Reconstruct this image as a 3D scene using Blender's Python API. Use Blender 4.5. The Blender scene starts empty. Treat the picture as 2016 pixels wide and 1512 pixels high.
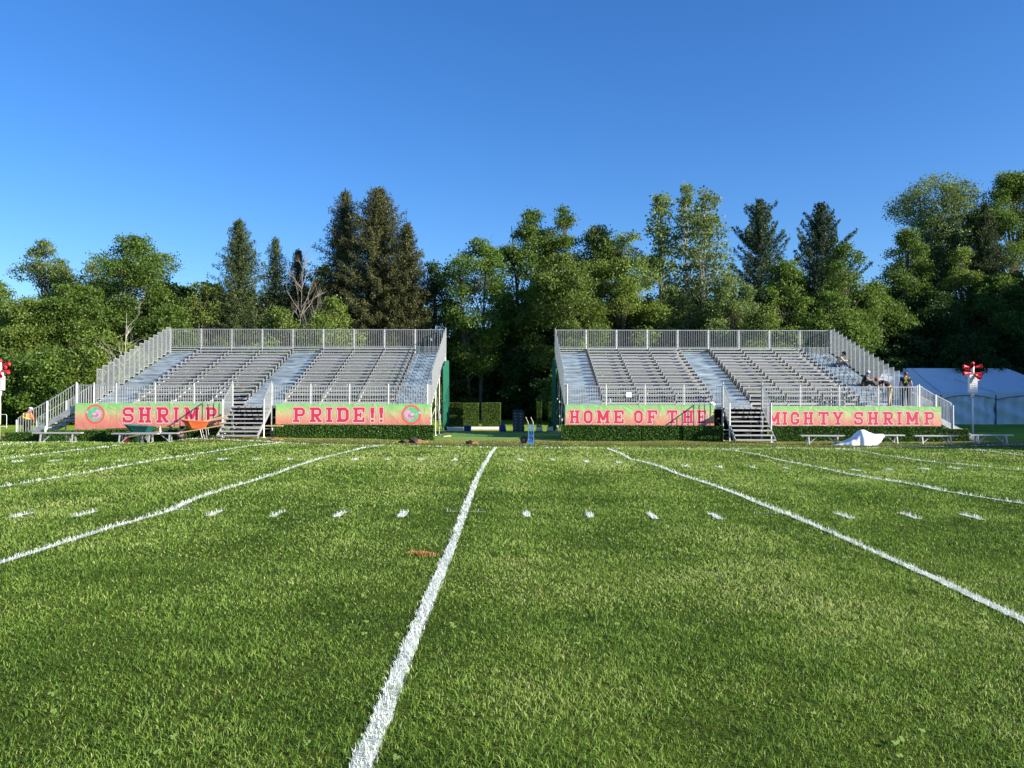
import bpy, bmesh, math, random
import numpy as np
from mathutils import Vector, Matrix
R = math.radians
sc = bpy.context.scene
COL = sc.collection

# ------------------------------------------------------------------ camera, sky, sun, exposure
F = 1640.0                      # focal length in pixels of the 2016 px wide photograph
CAMZ = 1.75
cam_d = bpy.data.cameras.new('camera'); cam = bpy.data.objects.new('camera', cam_d); COL.objects.link(cam)
cam_d.sensor_width = 36; cam_d.lens = F/2016*36; cam_d.clip_end = 3000; cam_d.clip_start = 0.05
cam.matrix_world = Matrix.Translation((0, 0, CAMZ)) @ Matrix.Rotation(R(90+0.86), 4, 'X') @ Matrix.Rotation(R(0.14), 4, 'Z')
sc.camera = cam

SUN_AZ, SUN_EL = 112.5, 21.0     # clockwise from +Y, degrees
w = bpy.data.worlds.new('World'); sc.world = w; w.use_nodes = True
nt = w.node_tree; nt.nodes.clear()
sky = nt.nodes.new('ShaderNodeTexSky'); sky.sky_type = 'NISHITA'; sky.sun_disc = False
sky.sun_elevation = R(SUN_EL); sky.sun_rotation = R(SUN_AZ); sky.altitude = 0
sky.air_density = 1.0; sky.dust_density = 0.5; sky.ozone_density = 6.0
hs = nt.nodes.new('ShaderNodeHueSaturation'); hs.inputs['Saturation'].default_value = 1.15; hs.inputs['Hue'].default_value = 0.508
bg = nt.nodes.new('ShaderNodeBackground'); bg.inputs['Strength'].default_value = 0.101
wo = nt.nodes.new('ShaderNodeOutputWorld')
nt.links.new(sky.outputs[0], hs.inputs['Color']); nt.links.new(hs.outputs[0], bg.inputs[0]); nt.links.new(bg.outputs[0], wo.inputs[0])
sun_d = bpy.data.lights.new('sun', 'SUN'); sun = bpy.data.objects.new('sun', sun_d); COL.objects.link(sun)
sun_d.energy = 5.0; sun_d.angle = R(0.5); sun_d.color = (1.0, 0.93, 0.80)
SD = Vector((math.sin(R(SUN_AZ))*math.cos(R(SUN_EL)), math.cos(R(SUN_AZ))*math.cos(R(SUN_EL)), math.sin(R(SUN_EL))))
sun.rotation_euler = SD.to_track_quat('Z', 'Y').to_euler(); sun.location = (40, -20, 40)
sc.view_settings.view_transform = 'Standard'; sc.view_settings.look = 'None'
sc.view_settings.exposure = 1.05; sc.view_settings.gamma = 1; sc.view_settings.use_curve_mapping = False
sc.render.engine = 'CYCLES'
sc.cycles.max_bounces = 6; sc.cycles.diffuse_bounces = 3; sc.cycles.transparent_max_bounces = 8
sc.cycles.use_denoising = True

# ------------------------------------------------------------------ helpers
def sstep(a, b, x):
    t = np.clip((np.asarray(x, float)-a)/(b-a), 0, 1); return t*t*(3-2*t)
def gz(x, y):
    """height of the ground"""
    x = np.asarray(x, float); y = np.asarray(y, float)
    z = np.interp(y, [-100, 21, 27, 34, 44, 50, 56, 62, 85, 120, 400], [0, 0, -.1, -.30, -.30, -.42, -.58, -.63, -.45, 0.2, 6])
    z = z + 0.13*sstep(-3, -11, x)*sstep(22, 33, y)*(1-sstep(42, 50, y))
    z = z - 0.22*sstep(-14, -16.5, x)*sstep(34.2, 36.0, y)*(1-sstep(42, 50, y))
    z = z - 0.17*sstep(2.5, 8, x)*sstep(15, 22, y)*(1-sstep(24, 31, y))
    z = z + 0.015*np.sin(x*0.9+y*0.35)*sstep(20, 26, y) + 0.008*np.sin(x*1.7-y*1.1)
    return z
def g(x, y): return float(gz(x, y))
def hor(px): return 780.5+(px-1008)*0.0025
def at(px, D): return (px-1010)/F*D
def zat(px, py, D): return CAMZ-(py-hor(px))/F*D
def onground(px, py):
    D = 20.0
    for _ in range(60):
        x = at(px, D); Dn = (CAMZ-g(x, D))*F/max(py-hor(px), 3); D = 0.6*D+0.4*Dn
    return at(px, D), D
def tag(o, label=None, cat=None, group=None, kind=None):
    if label: o['label'] = label
    if cat: o['category'] = cat
    if group: o['group'] = group
    if kind: o['kind'] = kind
    return o
def empty(name, loc=(0, 0, 0), rz=0, label=None, cat=None, group=None):
    o = bpy.data.objects.new(name, None); COL.objects.link(o); o.location = loc; o.rotation_euler = (0, 0, rz)
    o.empty_display_size = .2
    return tag(o, label, cat, group)
def link(name, me, mats, parent=None, smooth=False):
    if not isinstance(mats, (list, tuple)): mats = [mats]
    for m in mats: me.materials.append(m)
    o = bpy.data.objects.new(name, me); COL.objects.link(o)
    if parent: o.parent = parent
    if smooth: me.polygons.foreach_set('use_smooth', [True]*len(me.polygons))
    return o
def copy_tree(o, parent=None):
    c = o.copy(); COL.objects.link(c)
    if parent: c.parent = parent
    for ch in list(o.children): copy_tree(ch, c)
    return c
def np_mesh(name, V, Fc, nper, tint=None):
    """V (n,3), Fc flat indices, nper verts per face"""
    me = bpy.data.meshes.new(name); n = len(V); nf = len(Fc)//nper
    me.vertices.add(n); me.vertices.foreach_set('co', np.asarray(V, np.float32).ravel())
    me.loops.add(len(Fc)); me.loops.foreach_set('vertex_index', np.asarray(Fc, np.int32).ravel())
    me.polygons.add(nf); me.polygons.foreach_set('loop_start', np.arange(0, nf*nper, nper, dtype=np.int32))
    if tint is not None:
        a = me.attributes.new('tint', 'FLOAT', 'POINT'); a.data.foreach_set('value', np.asarray(tint, np.float32))
    me.update(calc_edges=True)
    return me

class MB:
    def __init__(s): s.v = []; s.f = []; s.m = []; s.cur = 0
    def add(s, vs, fs):
        b = len(s.v); s.v += [tuple(p) for p in vs]; s.f += [tuple(b+i for i in q) for q in fs]; s.m += [s.cur]*len(fs); return s
    def box(s, x0, x1, y0, y1, z0, z1):
        return s.add([(x0,y0,z0),(x1,y0,z0),(x1,y1,z0),(x0,y1,z0),(x0,y0,z1),(x1,y0,z1),(x1,y1,z1),(x0,y1,z1)],
              [(0,3,2,1),(4,5,6,7),(0,1,5,4),(1,2,6,5),(2,3,7,6),(3,0,4,7)])
    def bar(s, a, b, w, h=None, up=(0, 0, 1)):
        h = h or w; a = Vector(a); b = Vector(b); d = (b-a).normalized(); u = Vector(up)
        if abs(d.dot(u)) > .99: u = Vector((0, 1, 0))
        sd = d.cross(u).normalized()*w/2; u = sd.cross(d).normalized()*h/2
        vs = [a-sd-u, a+sd-u, a+sd+u, a-sd+u, b-sd-u, b+sd-u, b+sd+u, b-sd+u]
        return s.add(vs, [(0,1,2,3),(7,6,5,4),(0,4,5,1),(1,5,6,2),(2,6,7,3),(3,7,4,0)])
    def tube(s, pts, r, n=8, caps=True):
        pts = [Vector(p) for p in pts]; k = len(pts)
        rs = r if isinstance(r, (list, tuple)) else [r]*k
        vs = []; prev = None
        for i, p in enumerate(pts):
            d = (pts[min(i+1, k-1)]-pts[max(i-1, 0)])
            d = d.normalized() if d.length > 1e-9 else Vector((0, 0, 1))
            if prev is None:
                u = Vector((0, 0, 1)) if abs(d.z) < .9 else Vector((1, 0, 0))
                a = d.cross(u).normalized()
            else:
                a = (prev-d*prev.dot(d)); a = a.normalized() if a.length > 1e-6 else d.orthogonal().normalized()
            prev = a; b = d.cross(a)
            vs += [p+(a*math.cos(t)+b*math.sin(t))*rs[i] for t in [2*math.pi*j/n for j in range(n)]]
        fs = [(i*n+j, i*n+(j+1) % n, (i+1)*n+(j+1) % n, (i+1)*n+j) for i in range(k-1) for j in range(n)]
        if caps: fs += [tuple(range(n-1, -1, -1)), tuple((k-1)*n+j for j in range(n))]
        return s.add(vs, fs)
    def lathe(s, prof, n=16, c=(0, 0, 0), M=None):
        vs = []
        for r, z in prof:
            for j in range(n):
                t = 2*math.pi*j/n; p = Vector((r*math.cos(t), r*math.sin(t), z))
                if M is not None: p = M @ p
                vs.append(p+Vector(c))
        k = len(prof)
        return s.add(vs, [(i*n+j, i*n+(j+1) % n, (i+1)*n+(j+1) % n, (i+1)*n+j) for i in range(k-1) for j in range(n)])
    def build(s, name, mats, parent=None, smooth=False):
        me = bpy.data.meshes.new(name); me.from_pydata(s.v, [], s.f)
        o = link(name, me, mats, parent, smooth)
        me.polygons.foreach_set('material_index', s.m); me.update()
        return o

# ------------------------------------------------------------------ materials
def mat(name, col, rough=.6, metal=0, var=.15, scale=8, bump=0, spec=.5, detail=4, coords='Object', stretch=None):
    m = bpy.data.materials.new(name); m.use_nodes = True; t = m.node_tree; b = t.nodes['Principled BSDF']
    b.inputs['Roughness'].default_value = rough; b.inputs['Metallic'].default_value = metal
    b.inputs['Specular IOR Level'].default_value = spec
    tc = t.nodes.new('ShaderNodeTexCoord'); n = t.nodes.new('ShaderNodeTexNoise'); n.inputs['Scale'].default_value = scale; n.inputs['Detail'].default_value = detail
    if stretch:
        mp = t.nodes.new('ShaderNodeMapping'); mp.inputs['Scale'].default_value = stretch
        t.links.new(tc.outputs[coords], mp.inputs[0]); t.links.new(mp.outputs[0], n.inputs['Vector'])
    else: t.links.new(tc.outputs[coords], n.inputs['Vector'])
    r = t.nodes.new('ShaderNodeValToRGB')
    r.color_ramp.elements[0].position = .3; r.color_ramp.elements[1].position = .7
    r.color_ramp.elements[0].color = tuple(c*(1-var) for c in col)+(1,); r.color_ramp.elements[1].color = tuple(min(1, c*(1+var)) for c in col)+(1,)
    t.links.new(n.outputs['Fac'], r.inputs[0]); t.links.new(r.outputs[0], b.inputs['Base Color'])
    if bump:
        bp = t.nodes.new('ShaderNodeBump'); bp.inputs['Strength'].default_value = bump; bp.inputs['Distance'].default_value = .02
        t.links.new(n.outputs['Fac'], bp.inputs['Height']); t.links.new(bp.outputs[0], b.inputs['Normal'])
    return m
def leaf_mat(name, dark, light, trans=.35, rough=.55, objvar=.12, gloss=.02):
    """leaf colour varies per leaf clump (point attribute 'tint') and per tree"""
    m = bpy.data.materials.new(name); m.use_nodes = True; t = m.node_tree; t.nodes.clear()
    at_ = t.nodes.new('ShaderNodeAttribute'); at_.attribute_name = 'tint'
    mx = t.nodes.new('ShaderNodeMix'); mx.data_type = 'RGBA'
    mx.inputs[6].default_value = (*dark, 1); mx.inputs[7].default_value = (*light, 1)
    t.links.new(at_.outputs['Fac'], mx.inputs[0])
    oi = t.nodes.new('ShaderNodeObjectInfo'); mr = t.nodes.new('ShaderNodeMapRange')
    mr.inputs['To Min'].default_value = 1-objvar; mr.inputs['To Max'].default_value = 1+objvar
    t.links.new(oi.outputs['Random'], mr.inputs['Value'])
    h = t.nodes.new('ShaderNodeHueSaturation'); t.links.new(mr.outputs[0], h.inputs['Value']); t.links.new(mx.outputs[2], h.inputs['Color'])
    d = t.nodes.new('ShaderNodeBsdfDiffuse'); tr = t.nodes.new('ShaderNodeBsdfTranslucent'); gl = t.nodes.new('ShaderNodeBsdfGlossy'); gl.inputs['Roughness'].default_value = rough
    t.links.new(h.outputs[0], d.inputs[0]); t.links.new(h.outputs[0], tr.inputs[0]); gl.inputs[0].default_value = (1, 1, 1, 1)
    a = t.nodes.new('ShaderNodeMixShader'); a.inputs[0].default_value = trans; t.links.new(d.outputs[0], a.inputs[1]); t.links.new(tr.outputs[0], a.inputs[2])
    b = t.nodes.new('ShaderNodeMixShader'); b.inputs[0].default_value = gloss; t.links.new(a.outputs[0], b.inputs[1]); t.links.new(gl.outputs[0], b.inputs[2])
    o = t.nodes.new('ShaderNodeOutputMaterial'); t.links.new(b.outputs[0], o.inputs[0])
    return m
M = dict(
 alu=mat('aluminium_plank', (.46,.45,.43), .5, .35, .14, 3, stretch=(1, 14, 14)),
 galv=mat('galvanised_steel', (.52,.53,.52), .42, .55, .12, 6),
 galvd=mat('weathered_galvanised_tube', (.42,.43,.43), .5, .5, .2, 6),
 step=mat('galvanised_sheet_steps', (.37,.42,.455), .34, .55, .55, 1.6, detail=9, stretch=(.8, 1.5, 6)),
 white=mat('white_painted_metal', (.78,.78,.75), .5, 0, .05),
 bracket=mat('shadow_black_bracket', (.03,.03,.035), .6),  # black colour stands in for cast shadow and hollows at the seat supports
 scaff=mat('scaffold_tube', (.62,.61,.57), .5, .3, .15),
 greencloth=mat('green_mesh_cloth', (.0,.10,.055), .85, 0, .2, 3, bump=.3),
 wood=mat('bare_wood', (.50,.33,.16), .8, 0, .25, 6, stretch=(1, 12, 12)),
 plywood=mat('plywood_edge', (.45,.28,.16), .8),
 black=mat('black_plastic', (.04,.055,.08), .45, 0, .3),
 rubber=mat('tyre_rubber', (.025,.022,.022), .85),
 rim=mat('dusty_wheel_hub', (.22,.15,.12), .7),
 blue=mat('blue_painted_steel', (.05,.19,.45), .4),
 bluebin=mat('dark_blue_plastic', (.012,.03,.22), .45),
 gtray=mat('dark_green_tray', (.01,.11,.10), .45),
 otray=mat('orange_tray', (.75,.16,.05), .5),
 red=mat('red_plastic', (.62,.02,.03), .4),
 steel=mat('dull_steel', (.28,.28,.28), .5, .6),
 yellow=mat('yellow_plastic', (.78,.42,.02), .5),
 yellowpost=mat('pale_yellow_sleeve', (.72,.66,.35), .6),
 concrete=mat('concrete_block', (.42,.36,.31), .9, 0, .2, 12, bump=.4),
 tent=mat('white_tent_vinyl', (.82,.84,.86), .5, 0, .06, .7, bump=.25),
 tentseam=mat('tent_seam', (.20,.23,.30), .7),
 tentpole=mat('tent_pole', (.10,.13,.2), .5, .3),
 tarp=mat('white_plastic_sheet', (.86,.86,.86), .45, 0, .04, 4, bump=.35),
 paper=mat('white_paper', (.85,.85,.83), .8, 0, .03),
 bottle=mat('clear_water_bottle', (.70,.76,.80), .15),
 soil=mat('dark_soil', (.035,.026,.018), .95, 0, .4, 30, bump=1),
 drygrass=mat('rust_dead_grass', (.34,.16,.07), .95, 0, .35, 40, bump=.6),
 turf=mat('green_turf_mat', (.13,.27,.045), .95, 0, .25, 60, bump=.6),
 bark=mat('grey_brown_bark', (.10,.082,.06), .9, 0, .35, 5, bump=.6, stretch=(4, 4, .6)),
 pbark=mat('pale_poplar_bark', (.42,.40,.33), .8, 0, .35, 3, bump=.3, stretch=(2, 2, 1)),
 dead=mat('bleached_deadwood', (.26,.23,.18), .85, 0, .2, 5),
 hedgecore=mat('hedge_backing', (.012,.03,.010), .95, 0, .3, 30),
 skin=mat('skin', (.52,.27,.18), .6, 0, .08),
 hair=mat('dark_hair', (.02,.014,.01), .7), rhair=mat('reddish_brown_hair', (.17,.05,.025), .7),
 khaki=mat('khaki_cloth', (.50,.36,.20), .85, 0, .1), tan=mat('tan_jacket', (.62,.46,.26), .85, 0, .1),
 denim=mat('blue_denim', (.045,.075,.17), .85, 0, .25, 20), blackcloth=mat('black_cloth', (.014,.014,.016), .85),
 hivis=mat('orange_vest', (.90,.16,.03), .75), hiyel=mat('yellow_reflective_tape', (.85,.78,.05), .5),
 helmet=mat('white_helmet_plastic', (.78,.80,.84), .35), boot=mat('dark_boot', (.03,.028,.03), .7),
)
# lettering + emblem paints
M['pink'] = mat('pink_ink', (.60,.03,.085), .6, 0, .03); M['cream'] = mat('cream_ink', (.62,.58,.44), .6, 0, .03)
M['rose'] = mat('rose_outline_ink', (.60,.16,.24), .6, 0, .03); M['coral'] = mat('coral_ring_ink', (.78,.10,.11), .6, 0, .04)
M['mint'] = mat('mint_green_ink', (.14,.52,.22), .6, 0, .25, 6); M['lpink'] = mat('light_pink_ink', (.85,.40,.55), .6, 0, .05)
M['plum'] = mat('plum_line_ink', (.30,.12,.28), .6); M['silver'] = mat('silver_grey_ink', (.45,.50,.52), .6)
for k in ('greencloth', 'tarp', 'tent'):   # thin sheets let light through
    pass

def grass_mats():
    # ground beneath the blades and far turf
    m = bpy.data.materials.new('turf_ground'); m.use_nodes = True; t = m.node_tree; b = t.nodes['Principled BSDF']
    b.inputs['Roughness'].default_value = .95; b.inputs['Specular IOR Level'].default_value = .1
    N = t.nodes.new; L = t.links.new
    tc = N('ShaderNodeTexCoord')
    def noise(s, d=5, st=None, r=.6):
        n = N('ShaderNodeTexNoise'); n.inputs['Scale'].default_value = s; n.inputs['Detail'].default_value = d; n.inputs['Roughness'].default_value = r
        if st:
            mp = N('ShaderNodeMapping'); mp.inputs['Scale'].default_value = st; L(tc.outputs['Object'], mp.inputs[0]); L(mp.outputs[0], n.inputs['Vector'])
        else: L(tc.outputs['Object'], n.inputs['Vector'])
        return n
    a = noise(.35, 4); c = noise(14, 6, (1, .45, 1), .75); f = noise(2.2, 5)
    r1 = N('ShaderNodeValToRGB'); e = r1.color_ramp.elements
    e[0].position = .32; e[0].color = (.085, .150, .018, 1); e[1].position = .68; e[1].color = (.170, .265, .032, 1)
    L(a.outputs['Fac'], r1.inputs[0])
    r2 = N('ShaderNodeValToRGB'); e = r2.color_ramp.elements; e[0].position = .3; e[0].color = (.45, .45, .45, 1); e[1].position = .72; e[1].color = (1.55, 1.5, 1.4, 1)
    L(c.outputs['Fac'], r2.inputs[0])
    r3 = N('ShaderNodeValToRGB'); e = r3.color_ramp.elements; e[0].position = .3; e[0].color = (.8, .82, .8, 1); e[1].position = .7; e[1].color = (1.2, 1.15, 1.1, 1)
    L(f.outputs['Fac'], r3.inputs[0])
    mu = N('ShaderNodeMix'); mu.data_type = 'RGBA'; mu.blend_type = 'MULTIPLY'; mu.inputs[0].default_value = 1; L(r1.outputs[0], mu.inputs[6]); L(r2.outputs[0], mu.inputs[7])
    mu2 = N('ShaderNodeMix'); mu2.data_type = 'RGBA'; mu2.blend_type = 'MULTIPLY'; mu2.inputs[0].default_value = 1; L(mu.outputs[2], mu2.inputs[6]); L(r3.outputs[0], mu2.inputs[7])
    # trampled strip beyond the sideline
    sx = N('ShaderNodeSeparateXYZ'); L(tc.outputs['Object'], sx.inputs[0])
    mr = N('ShaderNodeMapRange'); mr.interpolation_type = 'SMOOTHSTEP'; mr.inputs['From Min'].default_value = 33.4; mr.inputs['From Max'].default_value = 35.5; L(sx.outputs['Y'], mr.inputs['Value'])
    mr2 = N('ShaderNodeMapRange'); mr2.interpolation_type = 'SMOOTHSTEP'; mr2.inputs['From Min'].default_value = 41; mr2.inputs['From Max'].default_value = 39.5; L(sx.outputs['Y'], mr2.inputs['Value'])
    m3 = N('ShaderNodeMath'); m3.operation = 'MULTIPLY'; L(mr.outputs[0], m3.inputs[0]); L(mr2.outputs[0], m3.inputs[1])
    m4 = N('ShaderNodeMath'); m4.operation = 'MULTIPLY'; L(m3.outputs[0], m4.inputs[0])
    r4 = N('ShaderNodeValToRGB'); r4.color_ramp.elements[0].position = .35; r4.color_ramp.elements[1].position = .6; L(f.outputs['Fac'], r4.inputs[0]); L(r4.outputs[0], m4.inputs[1])
    mu3 = N('ShaderNodeMix'); mu3.data_type = 'RGBA'; L(m4.outputs[0], mu3.inputs[0]); L(mu2.outputs[2], mu3.inputs[6]); mu3.inputs[7].default_value = (.22, .175, .075, 1)
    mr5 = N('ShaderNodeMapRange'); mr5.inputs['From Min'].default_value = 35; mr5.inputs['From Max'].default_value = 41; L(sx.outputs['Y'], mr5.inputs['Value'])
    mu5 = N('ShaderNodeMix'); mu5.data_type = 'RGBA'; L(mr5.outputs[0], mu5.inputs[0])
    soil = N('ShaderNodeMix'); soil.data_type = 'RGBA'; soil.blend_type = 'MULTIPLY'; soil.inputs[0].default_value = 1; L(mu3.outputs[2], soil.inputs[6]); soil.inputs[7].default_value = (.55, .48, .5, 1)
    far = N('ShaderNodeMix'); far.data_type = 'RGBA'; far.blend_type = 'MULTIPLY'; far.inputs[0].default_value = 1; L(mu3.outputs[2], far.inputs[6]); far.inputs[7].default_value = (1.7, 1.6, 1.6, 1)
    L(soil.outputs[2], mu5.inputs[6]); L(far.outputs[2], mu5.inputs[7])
    L(mu5.outputs[2], b.inputs['Base Color'])
    bp = N('ShaderNodeBump'); bp.inputs['Strength'].default_value = .9; bp.inputs['Distance'].default_value = .06
    L(c.outputs['Fac'], bp.inputs['Height']); L(bp.outputs[0], b.inputs['Normal'])
    return m
M['ground'] = grass_mats()
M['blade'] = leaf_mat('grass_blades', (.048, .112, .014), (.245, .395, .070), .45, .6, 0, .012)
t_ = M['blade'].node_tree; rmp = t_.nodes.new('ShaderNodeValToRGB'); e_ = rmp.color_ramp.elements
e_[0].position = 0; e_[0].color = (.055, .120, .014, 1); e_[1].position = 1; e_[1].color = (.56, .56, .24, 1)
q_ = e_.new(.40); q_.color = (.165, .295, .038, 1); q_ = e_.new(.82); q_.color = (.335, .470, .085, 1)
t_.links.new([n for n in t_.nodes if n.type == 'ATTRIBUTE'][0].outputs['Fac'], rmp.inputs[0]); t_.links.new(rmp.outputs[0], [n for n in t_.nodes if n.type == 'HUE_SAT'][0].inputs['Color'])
M['wblade'] = leaf_mat('white_painted_blades', (.74, .78, .70), (.93, .94, .86), .30, .6, 0, .01)

# ------------------------------------------------------------------ ground
xs = np.unique(np.concatenate([np.linspace(-600, -60, 28), np.linspace(-60, 60, 161), np.linspace(60, 600, 28)]))
ys = np.unique(np.concatenate([np.linspace(-60, 2, 16), np.linspace(2, 60, 146), np.linspace(60, 130, 60), np.linspace(130, 1200, 40)]))
X, Y = np.meshgrid(xs, ys); Z = gz(X, Y)
nx, ny = len(xs), len(ys)
ii = (np.arange(ny-1)[:, None]*nx+np.arange(nx-1)[None, :]).ravel()
me = np_mesh('field', np.stack([X.ravel(), Y.ravel(), Z.ravel()], 1), np.stack([ii, ii+1, ii+1+nx, ii+nx], 1).ravel(), 4)
me.polygons.foreach_set('use_smooth', [True]*len(me.polygons))
tag(link('ground', me, M['ground']), kind='structure')

# ------------------------------------------------------------------ painted field lines (each a thin ragged sheet plus painted blades)
rng = np.random.default_rng(7)
def poly_world(pp): return [onground(*p) for p in pp]
LINES = dict(
 c=[(978,882),(962,907),(940,947),(917,1010),(886,1092),(840,1200),(819,1249),(762,1397),(716,1512),(655,1680)],
 r=[(1200,884),(1245,905),(1268,910),(1328,930),(1450,972),(1555,1014),(1700,1077),(1850,1143),(2016,1222),(2300,1352)],
 r2=[(1424,885),(1568,912),(1708,940),(1858,967),(2016,992),(2300,1042)],
 r3=[(1646,884),(1733,895),(1833,909),(2016,926),(2300,958)],
 r4=[(1878,884),(2016,897),(2300,918)],
 l=[(757,876),(715,883),(620,907),(550,932),(450,962),(390,982),(340,1006),(225,1038),(125,1070),(0,1110),(-300,1212)],
 l2=[(555,871),(485,880),(310,906),(180,930),(120,940),(0,960),(-300,1012)],
 l3=[(237,877),(200,882),(75,896),(0,905),(-300,944)],
 l4=[(66,872),(0,877),(-300,902)])
SIDE = [(-260,874),(60,872),(300,871),(560,872),(700,877),(860,879.5),(980,881),(1100,882.5),(1200,883.5),(1400,884.5),(1600,884),(1760,880),(2016,875),(2300,871)]
def resample(P, step):
    P = np.array(P, float); d = np.r_[0, np.cumsum(np.hypot(*np.diff(P, axis=0).T))]; n = max(2, int(d[-1]/step)+1); t = np.linspace(0, d[-1], n)
    return np.stack([np.interp(t, d, P[:, 0]), np.interp(t, d, P[:, 1])], 1)
segs_for_mask = []
def white_blades(P, width, dens_k=1.0):
    """painted blades scattered over a polyline strip"""
    P = np.array(P, float); a = P[:-1]; b = P[1:]; L = np.hypot(*(b-a).T); mid = (a+b)/2
    dist = np.hypot(mid[:, 0], mid[:, 1]); dens = np.clip(110000/np.maximum(dist, 3)**1.9, 200, 11000)*dens_k
    n = rng.poisson(dens*L*width); idx = np.repeat(np.arange(len(a)), n)
    u = rng.random(len(idx)); off = (rng.random(len(idx))-.5)*width*1.12+rng.normal(0, width*.06, len(idx))
    d = (b-a)/np.maximum(L, 1e-6)[:, None]; nrm = np.stack([-d[:, 1], d[:, 0]], 1)
    p = a[idx]+(b-a)[idx]*u[:, None]+nrm[idx]*off[:, None]
    return p
def blades_mesh(name, p, hgt, wid, tint, lean=.5, seed=0, wfix=None):
    rg = np.random.default_rng(seed); n = len(p); z = gz(p[:, 0], p[:, 1])
    az = rg.random(n)*2*np.pi; h = hgt*(0.55+0.9*rg.random(n)); wd = wid*(.6+.8*rg.random(n))
    la = rg.random(n)*2*np.pi; ln = h*lean*rg.random(n)*1.6
    hx, hy = np.cos(az)*wd/2, np.sin(az)*wd/2
    B = np.stack([p[:, 0], p[:, 1], z], 1)
    v0 = B+np.stack([-hx, -hy, 0*h], 1); v1 = B+np.stack([hx, hy, 0*h], 1)
    m = B+np.stack([np.cos(la)*ln*.35, np.sin(la)*ln*.35, h*.6], 1); v2 = m+np.stack([hx*.8, hy*.8, 0*h], 1); v3 = m-np.stack([hx*.8, hy*.8, 0*h], 1)
    v4 = B+np.stack([np.cos(la)*ln, np.sin(la)*ln, h*.95-ln*.15], 1)
    V = np.stack([v0, v1, v2, v3, v4], 1).reshape(-1, 3); o = (np.arange(n)*5)[:, None]
    Fc = np.concatenate([o+[0, 1, 2], o+[0, 2, 3], o+[3, 2, 4]], 1).ravel()
    return np_mesh(name, V, Fc, 3, np.repeat(tint, 5))
def strip(P, width, zoff=.012, rag=.14):
    """thin ragged painted sheet"""
    P = resample(P, .12 if len(P) < 400 else .12); d = np.gradient(P, axis=0); d /= np.maximum(np.hypot(d[:, 0], d[:, 1]), 1e-6)[:, None]
    nr = np.stack([-d[:, 1], d[:, 0]], 1); k = len(P)
    wa = width/2*(1+rng.normal(0, rag, k)); wb = width/2*(1+rng.normal(0, rag, k))
    A = P+nr*wa[:, None]; B = P-nr*wb[:, None]
    V = np.concatenate([np.c_[A, gz(A[:, 0], A[:, 1])+zoff], np.c_[B, gz(B[:, 0], B[:, 1])+zoff]])
    i = np.arange(k-1); return V, np.stack([i+k, i+k+1, i+1, i], 1)
def paint(name, P, width, label=None, rag=.14):
    """one painted mark: sheet + painted blades in one mesh"""
    P = np.array(P, float); V, Fc = strip(P, width, rag=rag)
    segs_for_mask.append((resample(P, .25), width))
    bl = white_blades(resample(P, .2), width)
    dd = np.hypot(bl[:, 0], bl[:, 1]); sz = np.clip(dd/9, 1, 3.2)
    me = blades_mesh(name, bl, .040*np.clip(sz, 1, 1.5), .0045*sz, rng.random(len(bl)), .55, 3)
    nv = len(me.vertices)
    bm = bmesh.new(); bm.from_mesh(me)
    vs = [bm.verts.new(v) for v in V]
    for q in Fc: bm.faces.new([vs[i] for i in q])
    bm.to_mesh(me); bm.free()
    o = link(name, me, M['wblade'])
    a = me.attributes.get('tint')
    return tag(o, kind='structure')
for k, pp in LINES.items(): paint('yard_line', poly_world(pp), .10)
sideP = poly_world(SIDE)
paint('sideline', sideP, .07, rag=.45)
near = [(50,1014),(173,1012),(427,1011),(549,1013),(673,1013),(796,1013),(1040,1013),(1162,1014),(1286,1016),(1410,1017),(1662,1016),(1790,1016),(1912,1018)]
far = [(40,909),(112,908),(180,908),(243,907),(378,905),(441,905),(508,905),(573,905),(703,905),(767,905),(833,905),(898,906),(1027,906),(1091,906),(1157,909),(1221,911),(1352,918),(1418,920),(1484,921),(1549,922),(1686,926),(1750,925),(1820,924),(1880,922)]
for p in near+far:
    x, y = onground(*p); paint('hash_mark', [(x, y-.30), (x, y), (x, y+.30)], .095 if y < 16 else .14, rag=.25)
for p in [(345,1004),(920,1008),(1525,1011),(312,906),(960,907),(630,906),(1262,911)]:
    x, y = onground(*p); paint('hash_mark', [(x-.3, y), (x, y), (x+.3, y)], .03, rag=.6)
S = resample(sideP, .914)
for x, y in S:
    if -22 < x < 22: paint('sideline_tick', [(x-.18, y-.05), (x, y-.05), (x+.18, y-.05)], .13, rag=.3)

# ------------------------------------------------------------------ grass blades (one stuff object)
def line_mask(p):
    keep = np.ones(len(p), bool)
    for P, wd in segs_for_mask:
        if len(P) < 2: continue
        lo = P.min(0)-.3; hi = P.max(0)+.3
        c = np.where((p[:, 0] > lo[0]) & (p[:, 0] < hi[0]) & (p[:, 1] > lo[1]) & (p[:, 1] < hi[1]))[0]
        if len(c) == 0: continue
        q = p[c]; dm = np.full(len(c), 9.)
        for a, b in zip(P[:-1], P[1:]):
            s_ = np.abs(q[:, 1]-(a[1]+b[1])/2) < abs(a[1]-b[1])/2+.3
            if not s_.any(): continue
            d = b-a; t = np.clip(((q[s_]-a)@d)/(d@d+1e-9), 0, 1); dist = np.hypot(*(q[s_]-a-t[:, None]*d).T)
            dm[s_] = np.minimum(dm[s_], dist)
        cc = c[dm < wd*.42]; keep[cc] = rng.random(len(cc)) < .30
    return keep
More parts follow.
